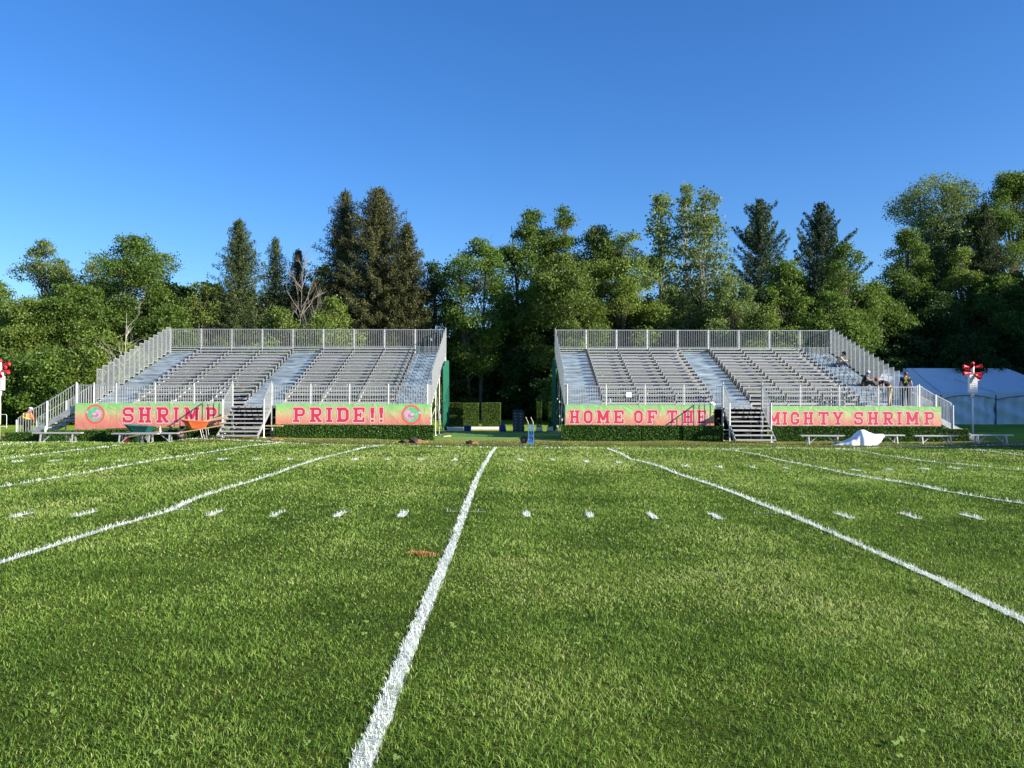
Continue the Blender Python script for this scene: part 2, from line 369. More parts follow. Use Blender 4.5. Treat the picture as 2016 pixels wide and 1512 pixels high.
def vnoise(p, s, seed):
    rg = np.random.default_rng(seed); G = rg.random((64, 64)); q = p/s; i = np.floor(q).astype(int); f = q-i; f = f*f*(3-2*f)
    def gg(a, b): return G[a % 64, b % 64]
    x0, y0 = i[:, 0], i[:, 1]
    return (gg(x0, y0)*(1-f[:, 0])*(1-f[:, 1])+gg(x0+1, y0)*f[:, 0]*(1-f[:, 1])+gg(x0, y0+1)*(1-f[:, 0])*f[:, 1]+gg(x0+1, y0+1)*f[:, 0]*f[:, 1])
def scatter(y0, y1, dens, margin=1.2):
    n = int(dens*(y1-y0)*(0.63*(y0+y1)+2*margin)); yy = y0+(y1-y0)*rng.random(int(n)); hw = .63*yy+margin
    k = rng.random(len(yy)) < hw/(.63*y1+margin); yy = yy[k]; hw = hw[k]
    xx = (rng.random(len(yy))*2-1)*hw
    return np.stack([xx, yy], 1)
pts = []; hs_ = []; ws_ = []
for y0, y1, dn, h, wd in [(2.6,4.5,6500,.027,.0042),(4.5,6.5,4800,.027,.005),(6.5,9,3000,.027,.0065),(9,13,1700,.031,.009),(13,18,900,.034,.013),(18,25,450,.036,.019),(25,40,180,.038,.030)]:
    p = scatter(y0, y1, dn); p = p[line_mask(p)]
    cl = vnoise(p, .11, 5)*.6+vnoise(p, .045, 6)*.4
    p = p[rng.random(len(p)) < .45+.9*cl]
    if y0 >= 25: p = p[~((p[:, 1] > 38.4))]; p = p[(p[:, 1] < 34.0+.5*vnoise(p, 1.3, 51)) | (rng.random(len(p)) < .30)]
    pts.append(p); hs_.append(np.full(len(p), h)); ws_.append(np.full(len(p), wd))
p = np.concatenate(pts); hh = np.concatenate(hs_); ww = np.concatenate(ws_)
big = vnoise(p, 1.6, 1)*.5+vnoise(p, .5, 2)*.3+vnoise(p, .16, 3)*.2
lane = np.sin(p[:, 0]*2*np.pi/2.3+.8*vnoise(p, 5, 31)+.6)*.07+.10*(vnoise(np.stack([p[:, 0], p[:, 1]*.12], 1), .5, 33)-.5)
clump = vnoise(p, .33, 41); worn = vnoise(p, 2.6, 43)
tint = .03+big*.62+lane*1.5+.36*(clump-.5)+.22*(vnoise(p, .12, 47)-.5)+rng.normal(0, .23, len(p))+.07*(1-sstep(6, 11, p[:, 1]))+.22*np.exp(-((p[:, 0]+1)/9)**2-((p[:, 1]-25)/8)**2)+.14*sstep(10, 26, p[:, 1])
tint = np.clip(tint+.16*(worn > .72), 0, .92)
hh = hh*(.55+.95*(vnoise(p, .22, 8)*.6+vnoise(p, .7, 9)*.4))
tint[rng.random(len(p)) < .010+.03*(worn > .6)] = 1.0
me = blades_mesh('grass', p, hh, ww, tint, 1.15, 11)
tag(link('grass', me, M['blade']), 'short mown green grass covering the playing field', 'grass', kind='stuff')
# broad clover-like weeds, a scatter nobody could count
nw = 2600; q = np.concatenate([scatter(3, 7, 4), scatter(7, 14, 1.5)]); q = q[vnoise(q, .8, 12) > .52]
mb_v = []; mb_f = []; tn = []
for (x, y) in q:
    z = g(x, y)+.022; a0 = rng.random()*6.28; tv = rng.random()*.6+.7
    for k in range(3):
        a = a0+k*2.09; r = .006+.007*rng.random(); cx, cy = x+math.cos(a)*r*1.1, y+math.sin(a)*r*1.1; b = len(mb_v); zz = z+rng.random()*.012
        mb_v += [(cx+math.cos(a+t)*r, cy+math.sin(a+t)*r, zz+.006*math.sin(t+a)) for t in (0, 1.2, 2.4, 3.8, 5.1)]; mb_f += [b, b+1, b+2, b, b+2, b+3, b, b+3, b+4]; tn += [tv]*5
me = np_mesh('weeds', np.array(mb_v), np.array(mb_f), 3, np.array(tn))
M['weed'] = leaf_mat('clover_leaf', (.10,.20,.04), (.26,.38,.09), .3, .5, 0)
tag(link('clover', me, M['weed']), 'scattered pale clover leaves among the nearest grass', 'clover', kind='stuff')

# ------------------------------------------------------------------ bleachers
BAY = 1.83; YF = 39.2; Y0 = 41.07; RD = .585; ZD = 1.28; Z0 = 1.48; RR = .196; NR = 15; YB = Y0+NR*RD
def rail_panel(mb, a, b, zb0, zb1, zt0, zt1, nb, r=.011, fr=.034):
    """panel between plan points a,b; bottom z and top z at each end"""
    a = Vector((a[0], a[1], 0)); b = Vector((b[0], b[1], 0))
    A0, A1, B0, B1 = a+Vector((0,0,zb0)), a+Vector((0,0,zt0)), b+Vector((0,0,zb1)), b+Vector((0,0,zt1))
    mb.bar(A0, B0, fr*.8); mb.bar(A1, B1, fr); d = (b-a).normalized()*fr/2
    mb.bar(A0+d, A1+d, fr*.9); mb.bar(B0-d, B1-d, fr*.9)
    for i in range(1, nb):
        t = i/nb; p = a.lerp(b, t); z0 = zb0+(zb1-zb0)*t; z1 = zt0+(zt1-zt0)*t
        mb.tube([(p.x, p.y, z0), (p.x, p.y, z1)], r, 5, False)
def seat_bracket_mesh():
    if 'seat_bracket' in bpy.data.meshes: return bpy.data.meshes['seat_bracket']
    k = MB(); k.bar((0, .36, 0), (0, .36, .25), .05); k.add([(-.06,.30,.20),(.06,.30,.20),(.045,.54,.30),(-.045,.54,.30),(-.06,.30,.338),(.06,.30,.338),(.045,.54,.342),(-.045,.54,.342)], [(0,3,2,1),(4,5,6,7),(0,1,5,4),(1,2,6,5),(2,3,7,6),(3,0,4,7)])
    k.cur = 1; k.box(.0605, .10, .29, .325, .12, .40)
    me = bpy.data.meshes.new('seat_bracket'); me.from_pydata(k.v, [], k.f); me.materials.append(M['bracket']); me.materials.append(M['galv']); me.polygons.foreach_set('material_index', k.m)
    return me
def bleacher(x0, label, stair_side, xr):
    root = empty('bleacher', (0, 0, 0), 0, label, 'bleacher', 'aluminium grandstands facing the field')
    L = [x0+BAY*i for i in range(10)]; ds = .02
    # front walkway
    mb = MB()
    for k in range(7): mb.box(L[0], L[9], YF+.03+k*.262, YF+.03+k*.262+.25, ZD-.045, ZD)
    mb.box(L[0], L[9], YF-.0, YF+.028, ZD-.10, ZD+.005)
    mb.build('walkway', M['alu'], root)
    # seating sections
    for sct in ((1, 4), (5, 8)):
        for i in range(NR):
            y = Y0+i*RD; z = Z0+i*RR
            t = MB()
            for b in range(*sct):
                xa, xb = L[b]+.03, L[b+1]-.03
                t.box(xa, xb, y, y+.26, z-.04, z); t.box(xa, xb, y+.275, y+.55, z-.042, z-.002)
                t.box(xa, xb, y-.028, y-.003, z-.11, z-.004)
            t.build('footboard', M['alu'], root)
            s = MB()
            for b in range(*sct):
                xa, xb = L[b]+.035, L[b+1]-.035; yy = y+.33; zz = z+.405
                s.box(xa, xb, yy, yy+.25, zz-.018, zz)
                s.box(xa, xb, yy, yy+.014, zz-.062, zz-.0185); s.box(xa, xb, yy+.236, yy+.25, zz-.06, zz-.0185)
            so = s.build('seat', M['alu'], root)
            for b in range(sct[0], sct[1]+1):
                o = bpy.data.objects.new('seat_bracket', seat_bracket_mesh()); COL.objects.link(o); o.parent = so; o.location = (L[b], y, z)
    # aisles of closed galvanised steps
    for b in (0, 4, 8):
        a = MB(); xa, xb = L[b]+.04, L[b+1]-.04
        if b == 4: pass
        a.box(xa, xb, Y0-.30, Y0-.005, ZD+.001, ZD+.098)
        for i in range(NR):
            y = Y0+i*RD; z = Z0+i*RR
            a.box(xa, xb, y, y+.29, z-.35, z); a.box(xa, xb, y+.2905, y+RD-.001, z-.35+RR/2, z+RR/2)
        a.build('aisle_steps', M['step'], root)
    # rakers with seat brackets and legs, one per bay line
    for i, x in enumerate(L):
        k = MB(); k.cur = 0
        k.bar((x, Y0-.25, Z0-.20), (x, YB, Z0+NR*RR-.22), .05, .12)
        for y in (YF+.08, Y0-.1, 43.4, 45.6, 47.8, YB-.05):
            zt = ZD-.05 if y < Y0 else Z0-.2+(y-Y0)*RR/RD
            k.tube([(x, y, g(x, y)), (x, y, zt)], .03, 6)
            k.tube([(x, y, g(x, y)), (x, y, g(x, y)+.03)], .09, 8)
        k.bar((x, YF+.08, ZD-.10), (x, Y0, ZD-.10), .04, .08)
        for y0_, y1_, za, zb in ((YF+.08, 43.4, .3, ZD), (45.6, 43.4, .1, 2.0), (45.6, 47.8, .1, 3.2), (YB, 47.8, .1, 3.4)):
            k.tube([(x+.03, y0_, za), (x+.03, y1_, zb)], .022, 5)
        k.build('raker', M['scaff'], root)
    # ledgers and braces under the deck
    k = MB()
    for y in (43.4, 45.6, 47.8, YB-.05):
        zt = Z0-.25+(y-Y0)*RR/RD
        for z in (.55, zt): k.tube([(L[0], y+.05, z), (L[9], y+.05, z)], .024, 5)
        if zt > 2.6: k.tube([(L[0], y+.05, (zt+.55)/2), (L[9], y+.05, (zt+.55)/2)], .024, 5)
    k.tube([(L[0], YF+.13, .2), (L[9], YF+.13, .2)], .024, 5)
    k.build('ledger', M['scaff'], root)
    for i in range(9):
        k = MB(); y = (47.8, 45.6, YB-.05)[i % 3]; zt = Z0-.3+(y-Y0)*RR/RD
        k.tube([(L[i], y, .0), (L[i+1], y-.03, zt)], .02, 5); k.tube([(L[i+1], y, .0), (L[i], y-.03, zt)], .02, 5)
        k.build('cross_brace', M['galvd'], root)
    # added dark sheet standing in for the shade under the deck behind the stairs
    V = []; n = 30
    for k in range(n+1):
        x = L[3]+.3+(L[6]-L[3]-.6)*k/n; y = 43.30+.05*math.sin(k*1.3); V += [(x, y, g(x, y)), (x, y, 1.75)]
    k_ = MB(); k_.add(V, [(2*k, 2*k+2, 2*k+3, 2*k+1) for k in range(n)]); k_.build('shade_sheet', M['blackcloth'], root, True)
    # back guardrail
    zt_ = 5.74; zb_ = 4.72
    for i in range(9):
        p = MB(); rail_panel(p, (L[i]+.045, YB+.02), (L[i+1]-.045, YB+.02), zb_, zb_, zt_, zt_, 16)
        p.build('back_guardrail', M['galv'], root)
    for i in range(10):
        p = MB(); p.tube([(L[i], YB+.02, 4.0), (L[i], YB+.02, zt_+.03)], .02, 6)
        for z in (5.55, 4.85): p.box(L[i]-.035, L[i]+.035, YB-.01, YB+.045, z, z+.04)
        p.build('guardrail_post', M['galv'], root)
    p = MB()
    for z in (4.64, 4.52, 4.40): p.bar((L[0], YB+.03, z), (L[9], YB+.03, z), .03, .05)
    p.build('back_rail', M['galv'], root)
    # side guardrails, stepped panels
    for x in (L[0]-.03, L[9]+.03):
        for i in range(NR):
            y = Y0+i*RD; z = Z0+i*RR
            p = MB(); rail_panel(p, (x, y+.01), (x, y+RD-.01), z+.13, z+.13, z+1.58, z+1.58, 5, fr=.03)
            p.bar((x, y+.02, z-.2), (x, y+.02, z+.13), .03)
            p.build('side_guardrail', M['galv'], root)
    # walkway end panels and front guardrail
    out = stair_side
    for x, sd in ((L[0]-.01, -1), (L[9]+.01, 1)):
        if sd == out: continue
        p = MB(); rail_panel(p, (x, YF+.03), (x, Y0-.05), ZD+.05, ZD+.05, ZD+1.0, ZD+1.0, 14)
        p.build('end_guardrail', M['galv'], root)
    for i in range(9):
        if i == 4: continue
        p = MB(); rail_panel(p, (L[i]+.05, YF+.01), (L[i+1]-.05, YF+.01), ZD+.05, ZD+.05, ZD+.96, ZD+.96, 15, r=.0135)
        p.build('front_guardrail', M['galv'], root)
    for i in range(10):
        p = MB(); p.tube([(L[i], YF+.01, ZD-.35), (L[i], YF+.01, ZD+1.05)], .021, 7)
        p.build('front_post', M['white'], root)
    return root, L
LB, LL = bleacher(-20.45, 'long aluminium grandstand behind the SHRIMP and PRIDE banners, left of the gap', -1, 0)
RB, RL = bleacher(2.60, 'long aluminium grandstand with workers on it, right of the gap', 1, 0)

# end landing + side staircases
def side_stair(x, sd, label, gzv, rail=None):
    """staircase leaving the end of the walkway sideways, sd=-1 to the left"""
    root = empty('side_staircase', (x, YF+.9, gzv), 0, label, 'staircase', 'staircases at the outer ends of the grandstands')
    run = 2.75; drop = ZD-gzv; n = 8; ya, yb = YF+.05, Y0-.15
    lo = Vector((x, YF+.9, gzv)); T = lambda X, Yv, Zv: (X-lo.x, Yv-lo.y, Zv-lo.z)
    for i in range(n):
        m = MB(); xa = x+sd*(run*(i)/n+.02); xb = x+sd*(run*(i+1)/n+.04); z = ZD-drop*(i+1)/(n+.0)+.03
        a = T(min(xa, xb), ya+.05, z-.05); b = T(max(xa, xb), yb-.05, z); m.box(a[0], b[0], a[1], b[1], a[2], b[2]); m.build('tread', M['alu'], root)
    for y in (ya, yb):
        m = MB(); m.bar(T(x, y, ZD-.12), T(x+sd*run, y, gzv+.05), .04, .24); m.build('stringer', M['galvd'], root)
        m = MB()
        rr_ = rail or run; xe = x+sd*rr_; ze_ = ZD-drop*rr_/run; xm = (x+xe)/2; zm = (ZD+ze_)/2
        for (xa, za, xb, zb) in ((x+sd*.03, ZD, xm-sd*.03, zm), (xm+sd*.03, zm, xe, ze_+.05)):
            rail_panel(m, T(xa, y, 0)[:2], T(xb, y, 0)[:2], za+.05-gzv, zb+.05-gzv, za+1.02-gzv, zb+1.02-gzv, 11, r=.013, fr=.04)
        m.build('handrail', M['galv'], root)
        for xx, zt in ((x+sd*.0, ZD+1.1), (xm, zm+1.05), (xe+sd*.05, ze_+1.0)):
            m = MB(); m.tube([T(xx, y-.03, gzv-.0), T(xx, y-.03, zt)], .03, 7); m.build('post', M['white'], root)
    return root
side_stair(LL[0]-.06, -1, 'slatted-rail staircase descending leftwards from the left grandstand', g(-23, 40))
# small landing extends the right walkway
m = MB(); m.box(RL[9]+.04, RL[9]+1.1, YF+.03, Y0-.15, ZD-.05, ZD-.001); m.build('landing', M['alu'], RB)
m = MB(); rail_panel(m, (RL[9]+.04, Y0-.13), (RL[9]+1.1, Y0-.13), ZD+.05, ZD+.05, ZD+1, ZD+1, 8); m.build('end_guardrail', M['galv'], RB)
side_stair(RL[9]+.1, 1, 'slatted-rail staircase descending rightwards beside the MIGHTY SHRIMP banner', g(21, 40), 1.55)

# front staircases
def front_stair(x0, x1, gz_, label):
    xc = (x0+x1)/2; root = empty('front_staircase', (xc, 37.1, gz_), 0, label, 'staircase', 'front staircases up to the grandstand walkways')
    W = (x1-x0)/2-.04; n = 8; rise = (ZD-gz_)/n; run = .27; yt = YF-.03-37.1
    for i in range(n):
        z = ZD-gz_-rise*(i)-.02; y = yt-run*i
        m = MB(); m.box(-W, W, y-run-.01, y-.03, z-.042, z); m.box(-W, W, y-run-.018, y-run-.0105, z-.060, z-.001)
        if i < 4:
            m2 = None
        m.build('tread', M['alu'], root)
    for s in (-1, 1):
        m = MB(); m.bar((s*(W+.02), yt, ZD-gz_-.12), (s*(W+.02), yt-run*n+.02, .06), .04, .16); m.build('stringer', M['galv'], root)
        m = MB(); d = 1.30; sl = rise/run
        rail_panel(m, (s*(W+.03), yt), (s*(W+.03), yt-d), ZD-gz_, ZD-gz_-d*sl, ZD-gz_+1.13, ZD-gz_-d*sl+1.13, 12, fr=.04)
        m.build('handrail', M['galv'], root)
        m = MB(); m.tube([(s*(W+.07), yt-d, 0), (s*(W+.07), yt-d, ZD-gz_-d*sl+1.16)], .03, 8); m.box(s*(W+.07)-.08, s*(W+.07)+.08, yt-d-.08, yt-d+.08, 0, .02); m.build('post', M['white'], root)
        m = MB(); m.tube([(s*(W+.05), yt-.06, -.0), (s*(W+.05), yt-.06, ZD-gz_+1.18)], .026, 8); m.build('post', M['galvd'], root)
    return root
front_stair(LL[4], LL[5], g(-12, 37.1)+.0, 'metal staircase climbing between the SHRIMP and PRIDE banners')
front_stair(RL[4], RL[5], g(10.8, 37.1)+.0, 'metal staircase with open treads between the HOME OF THE and MIGHTY SHRIMP banners')

# green privacy cloths on the inner ends
def cloth(x, sd, label, nm='privacy_cloth'):
    nx_, nz_ = 26, 14; y0, y1 = 46.0, 50.4; z0, z1 = -.05, 3.25; V = []
    for j in range(nz_+1):
        for i in range(nx_+1):
            t = i/nx_; s = j/nz_; y = y0+(y1-y0)*t; zt = z1+(.25*math.sin(t*3)+t*.6)*s; z = z0+(zt-z0)*s+(1-s)*.18*math.sin(t*9)
            V.append((x+sd*(.07+.05*math.sin(t*26+s*2)*(1.1-s*.6)), y, z))
    f = [(j*(nx_+1)+i, j*(nx_+1)+i+1, (j+1)*(nx_+1)+i+1, (j+1)*(nx_+1)+i) for j in range(nz_) for i in range(nx_)]
    m = MB(); m.add(V, f); o = m.build(nm, M['greencloth'], None, True); so = o.modifiers.new('t', 'SOLIDIFY'); so.thickness = .006
    return tag(o, label, 'cloth', 'green cloths hung on the grandstand ends')
cloth(LL[9]+.08, 1, 'bright green cloth hanging sunlit on the right end of the left grandstand')
cloth(RL[0]-.08, -1, 'green cloth hanging in shade on the left end of the right grandstand')

# ------------------------------------------------------------------ banners with slab lettering
def glyph(ch):
    H = 56
    def blank(w): return np.zeros((H, w), bool)
    def rc(a, x0, y0, x1, y1): a[int(H-y1):int(H-y0), int(x0):int(x1)] = True       # y up
    def ln(a, x0, y0, x1, y1, t):
        yy, xx = np.mgrid[0:H, 0:a.shape[1]]; yy = H-.5-yy; xx = xx+.5
        d = np.array([x1-x0, y1-y0], float); L = np.hypot(*d); d /= L
        u = (xx-x0)*d[0]+(yy-y0)*d[1]; v = abs(-(xx-x0)*d[1]+(yy-y0)*d[0]); a[(u >= 0) & (u <= L) & (v <= t/2)] = True
    def octo(a, x0, y0, x1, y1, c, t, sides='tlbr'):
        yy, xx = np.mgrid[0:H, 0:a.shape[1]]; yy = H-.5-yy; xx = xx+.5
        def inside(x0, y0, x1, y1, c):
            return (xx > x0) & (xx < x1) & (yy > y0) & (yy < y1) & ((xx-x0)+(yy-y0) > c) & ((x1-xx)+(yy-y0) > c) & ((xx-x0)+(y1-yy) > c) & ((x1-xx)+(y1-yy) > c)
        return inside(x0, y0, x1, y1, c) & ~inside(x0+t, y0+t, x1-t, y1-t, max(c-t*.6, 1))
    t = 12; s = 9
    if ch == 'I': a = blank(24); rc(a, 6, 0, 18, H); rc(a, 0, 0, 24, s); rc(a, 0, H-s, 24, H)
    elif ch == 'H':
        a = blank(48)
        for x in (5, 31): rc(a, x, 0, x+t, H); rc(a, x-5, 0, x+t+5, s); rc(a, x-5, H-s, x+t+5, H)
        rc(a, 10, 23, 38, 33)
    elif ch == 'T':
        a = blank(46); rc(a, 17, 0, 29, H); rc(a, 10, 0, 36, s); rc(a, 0, H-10, 46, H); rc(a, 0, H-19, 7, H); rc(a, 39, H-19, 46, H)
    elif ch in 'EF':
        a = blank(44); rc(a, 5, 0, 17, H); rc(a, 0, 0, 22, s); rc(a, 0, H-s, 44, H); rc(a, 36, H-19, 44, H); rc(a, 10, 23, 31, 32); rc(a, 25, 18, 32, 37)
        if ch == 'E': rc(a, 0, 0, 44, s); rc(a, 36, 0, 44, 19)
    elif ch == 'D':
        a = blank(46); o = octo(a, 5, 0, 46, H, 11, t); o[:, :12] = False; a |= o; rc(a, 5, 0, 17, H); rc(a, 0, 0, 30, s+1); rc(a, 0, H-s-1, 30, H)
    elif ch == 'O': a = blank(44); a |= octo(a, 0, 0, 44, H, 12, t)
    elif ch == 'G':
        a = blank(46); a |= octo(a, 0, 0, 46, H, 12, t); a[H-34:H-27, 30:] = False; a[H-27:H-22, 34:] = False; rc(a, 34, 8, 46, 26); rc(a, 25, 18, 46, 26); rc(a, 35, 33, 46, 46)
    elif ch in 'PR':
        a = blank(46); o = octo(a, 5, 22, 45, H, 9, t-2); o[:, :12] = False; a |= o; rc(a, 6, 0, 18, H); rc(a, 0, 0, 24, s); rc(a, 0, H-s, 30, H); rc(a, 12, 22, 30, 31)
        if ch == 'R': ln(a, 22, 27, 38, 3, t); rc(a, 31, 0, 46, s)
    elif ch == 'S':
        a = blank(44); o1 = octo(a, 0, 23, 44, H, 10, 10); o2 = octo(a, 0, 0, 44, 33, 10, 10)
        o1[H-38:, 22:] = False; o1[H-41:H-33, 33:] = False; o2[:H-18, :22] = False; a |= o1 | o2; rc(a, 8, 23, 36, 33); rc(a, 34, 36, 44, 50); rc(a, 0, 6, 10, 20)
        rc(a, 38, 46, 44, H); rc(a, 0, 0, 6, 10)
    elif ch == 'M':
        a = blank(60)
        for x in (5, 43): rc(a, x, 0, x+t, H); rc(a, x-5, 0, x+t+5, s)
        rc(a, 0, H-s, 17, H); rc(a, 43, H-s, 60, H); ln(a, 10, 56, 30, 14, t); ln(a, 50, 56, 30, 14, t)
    elif ch == 'Y':
        a = blank(50); rc(a, 19, 0, 31, 26); rc(a, 12, 0, 38, s); ln(a, 25, 22, 8, 56, t); ln(a, 25, 22, 42, 56, t); rc(a, 0, H-s, 19, H); rc(a, 31, H-s, 50, H)
    elif ch == '!':
        a = blank(16); rc(a, 3, 0, 13, 10); ln(a, 8, 15, 8, 56, 10); rc(a, 1, 34, 15, H); rc(a, 3, 15, 13, 56)
    return a
def dil(a, r):
    p = np.pad(a, r+1); out = p.copy()
    for dx in range(-r, r+1):
        for dy in range(-r, r+1):
            if dx*dx+dy*dy <= r*r+1: out |= np.roll(np.roll(p, dx, 1), dy, 0)
    return out, r+1
GM = {}
def letter_mesh(ch):
    if ch in GM: return GM[ch]
    a = glyph(ch); H = 56; mb = MB(); cx = a.shape[1]/2
    for k, (r, yo) in enumerate(((5, .0), (3, -.0008), (0, -.0016))):
        b, p = dil(a, r) if r else (a, 0)
        if k == 1: pass
        mb.cur = (0, 1, 2)[k]; runs = {}
        for j in range(b.shape[0]):
            row = np.r_[0, b[j].astype(int), 0]; d = np.diff(row); st = np.where(d == 1)[0]; en = np.where(d == -1)[0]; cur = {}
            for s_, e_ in zip(st, en):
                key = (s_, e_)
                cur[key] = runs.pop(key, j)
            for (s_, e_), j0 in runs.items():
                x0, x1 = (s_-p-cx)/H, (e_-p-cx)/H; z1, z0 = (H-(j0-p))/H-.5, (H-(j-p))/H-.5
                mb.add([(x0, yo, z0), (x1, yo, z0), (x1, yo, z1), (x0, yo, z1)], [(0, 1, 2, 3)])
            runs = cur
        j = b.shape[0]
        for (s_, e_), j0 in runs.items():
            x0, x1 = (s_-p-cx)/H, (e_-p-cx)/H; z1, z0 = (H-(j0-p))/H-.5, (H-(j-p))/H-.5
            mb.add([(x0, yo, z0), (x1, yo, z0), (x1, yo, z1), (x0, yo, z1)], [(0, 1, 2, 3)])
    me = bpy.data.meshes.new('letter'); me.from_pydata(mb.v, [], mb.f)
    for m_ in (M['rose'], M['cream'], M['pink']): me.materials.append(m_)
    me.polygons.foreach_set('material_index', mb.m); me.update(); GM[ch] = (me, a.shape[1]/H)
    return GM[ch]
def banner_mat():
    m = bpy.data.materials.new('banner_print'); m.use_nodes = True; t = m.node_tree; b = t.nodes['Principled BSDF']; b.inputs['Roughness'].default_value = .6
    N = t.nodes.new; L = t.links.new
    tc = N('ShaderNodeTexCoord'); sx = N('ShaderNodeSeparateXYZ'); L(tc.outputs['Object'], sx.inputs[0])
    mr = N('ShaderNodeMapRange'); mr.inputs['From Min'].default_value = -.52; mr.inputs['From Max'].default_value = .50; L(sx.outputs['Z'], mr.inputs['Value'])
    r = N('ShaderNodeValToRGB'); e = r.color_ramp.elements
    e[0].position = 0; e[0].color = (.68,.27,.20,1); e[1].position = 1; e[1].color = (.22,.53,.16,1)
    q = e.new(.30); q.color = (.64,.35,.21,1); q = e.new(.58); q.color = (.50,.49,.23,1); q = e.new(.80); q.color = (.30,.53,.18,1)
    L(mr.outputs[0], r.inputs[0])
    def mth(op, a, b_=None):
        n = N('ShaderNodeMath'); n.operation = op
        for i, v in enumerate((a, b_)):
            if v is None: continue
            if isinstance(v, (int, float)): n.inputs[i].default_value = v
            else: L(v, n.inputs[i])
        return n.outputs[0]
    u = mth('MULTIPLY', sx.outputs['X'], 6.6); v = mth('MULTIPLY', sx.outputs['Z'], 7.6)
    a = mth('ABSOLUTE', mth('SUBTRACT', mth('FRACT', mth('ADD', u, v)), .5)); c = mth('ABSOLUTE', mth('SUBTRACT', mth('FRACT', mth('SUBTRACT', u, v)), .5))
    ln = mth('LESS_THAN', mth('MINIMUM', a, c), .13)
    fade = N('ShaderNodeMapRange'); fade.inputs['From Min'].default_value = .62; fade.inputs['From Max'].default_value = .12; fade.inputs['To Max'].default_value = .75; L(mr.outputs[0], fade.inputs['Value'])
    fac = mth('MULTIPLY', ln, fade.outputs[0])
    mx = N('ShaderNodeMix'); mx.data_type = 'RGBA'; L(fac, mx.inputs[0]); L(r.outputs[0], mx.inputs[6]); mx.inputs[7].default_value = (.62,.11,.10,1)
    L(mx.outputs[2], b.inputs['Base Color'])
    nz = N('ShaderNodeTexNoise'); nz.inputs['Scale'].default_value = 1.6; nz.inputs['Distortion'].default_value = 1.2; L(tc.outputs['Object'], nz.inputs['Vector'])
    bp = N('ShaderNodeBump'); bp.inputs['Strength'].default_value = .5; bp.inputs['Distance'].default_value = .08; L(nz.outputs['Fac'], bp.inputs['Height']); L(bp.outputs[0], b.inputs['Normal'])
    return m
M['banner'] = banner_mat()
YBn = YF-.10
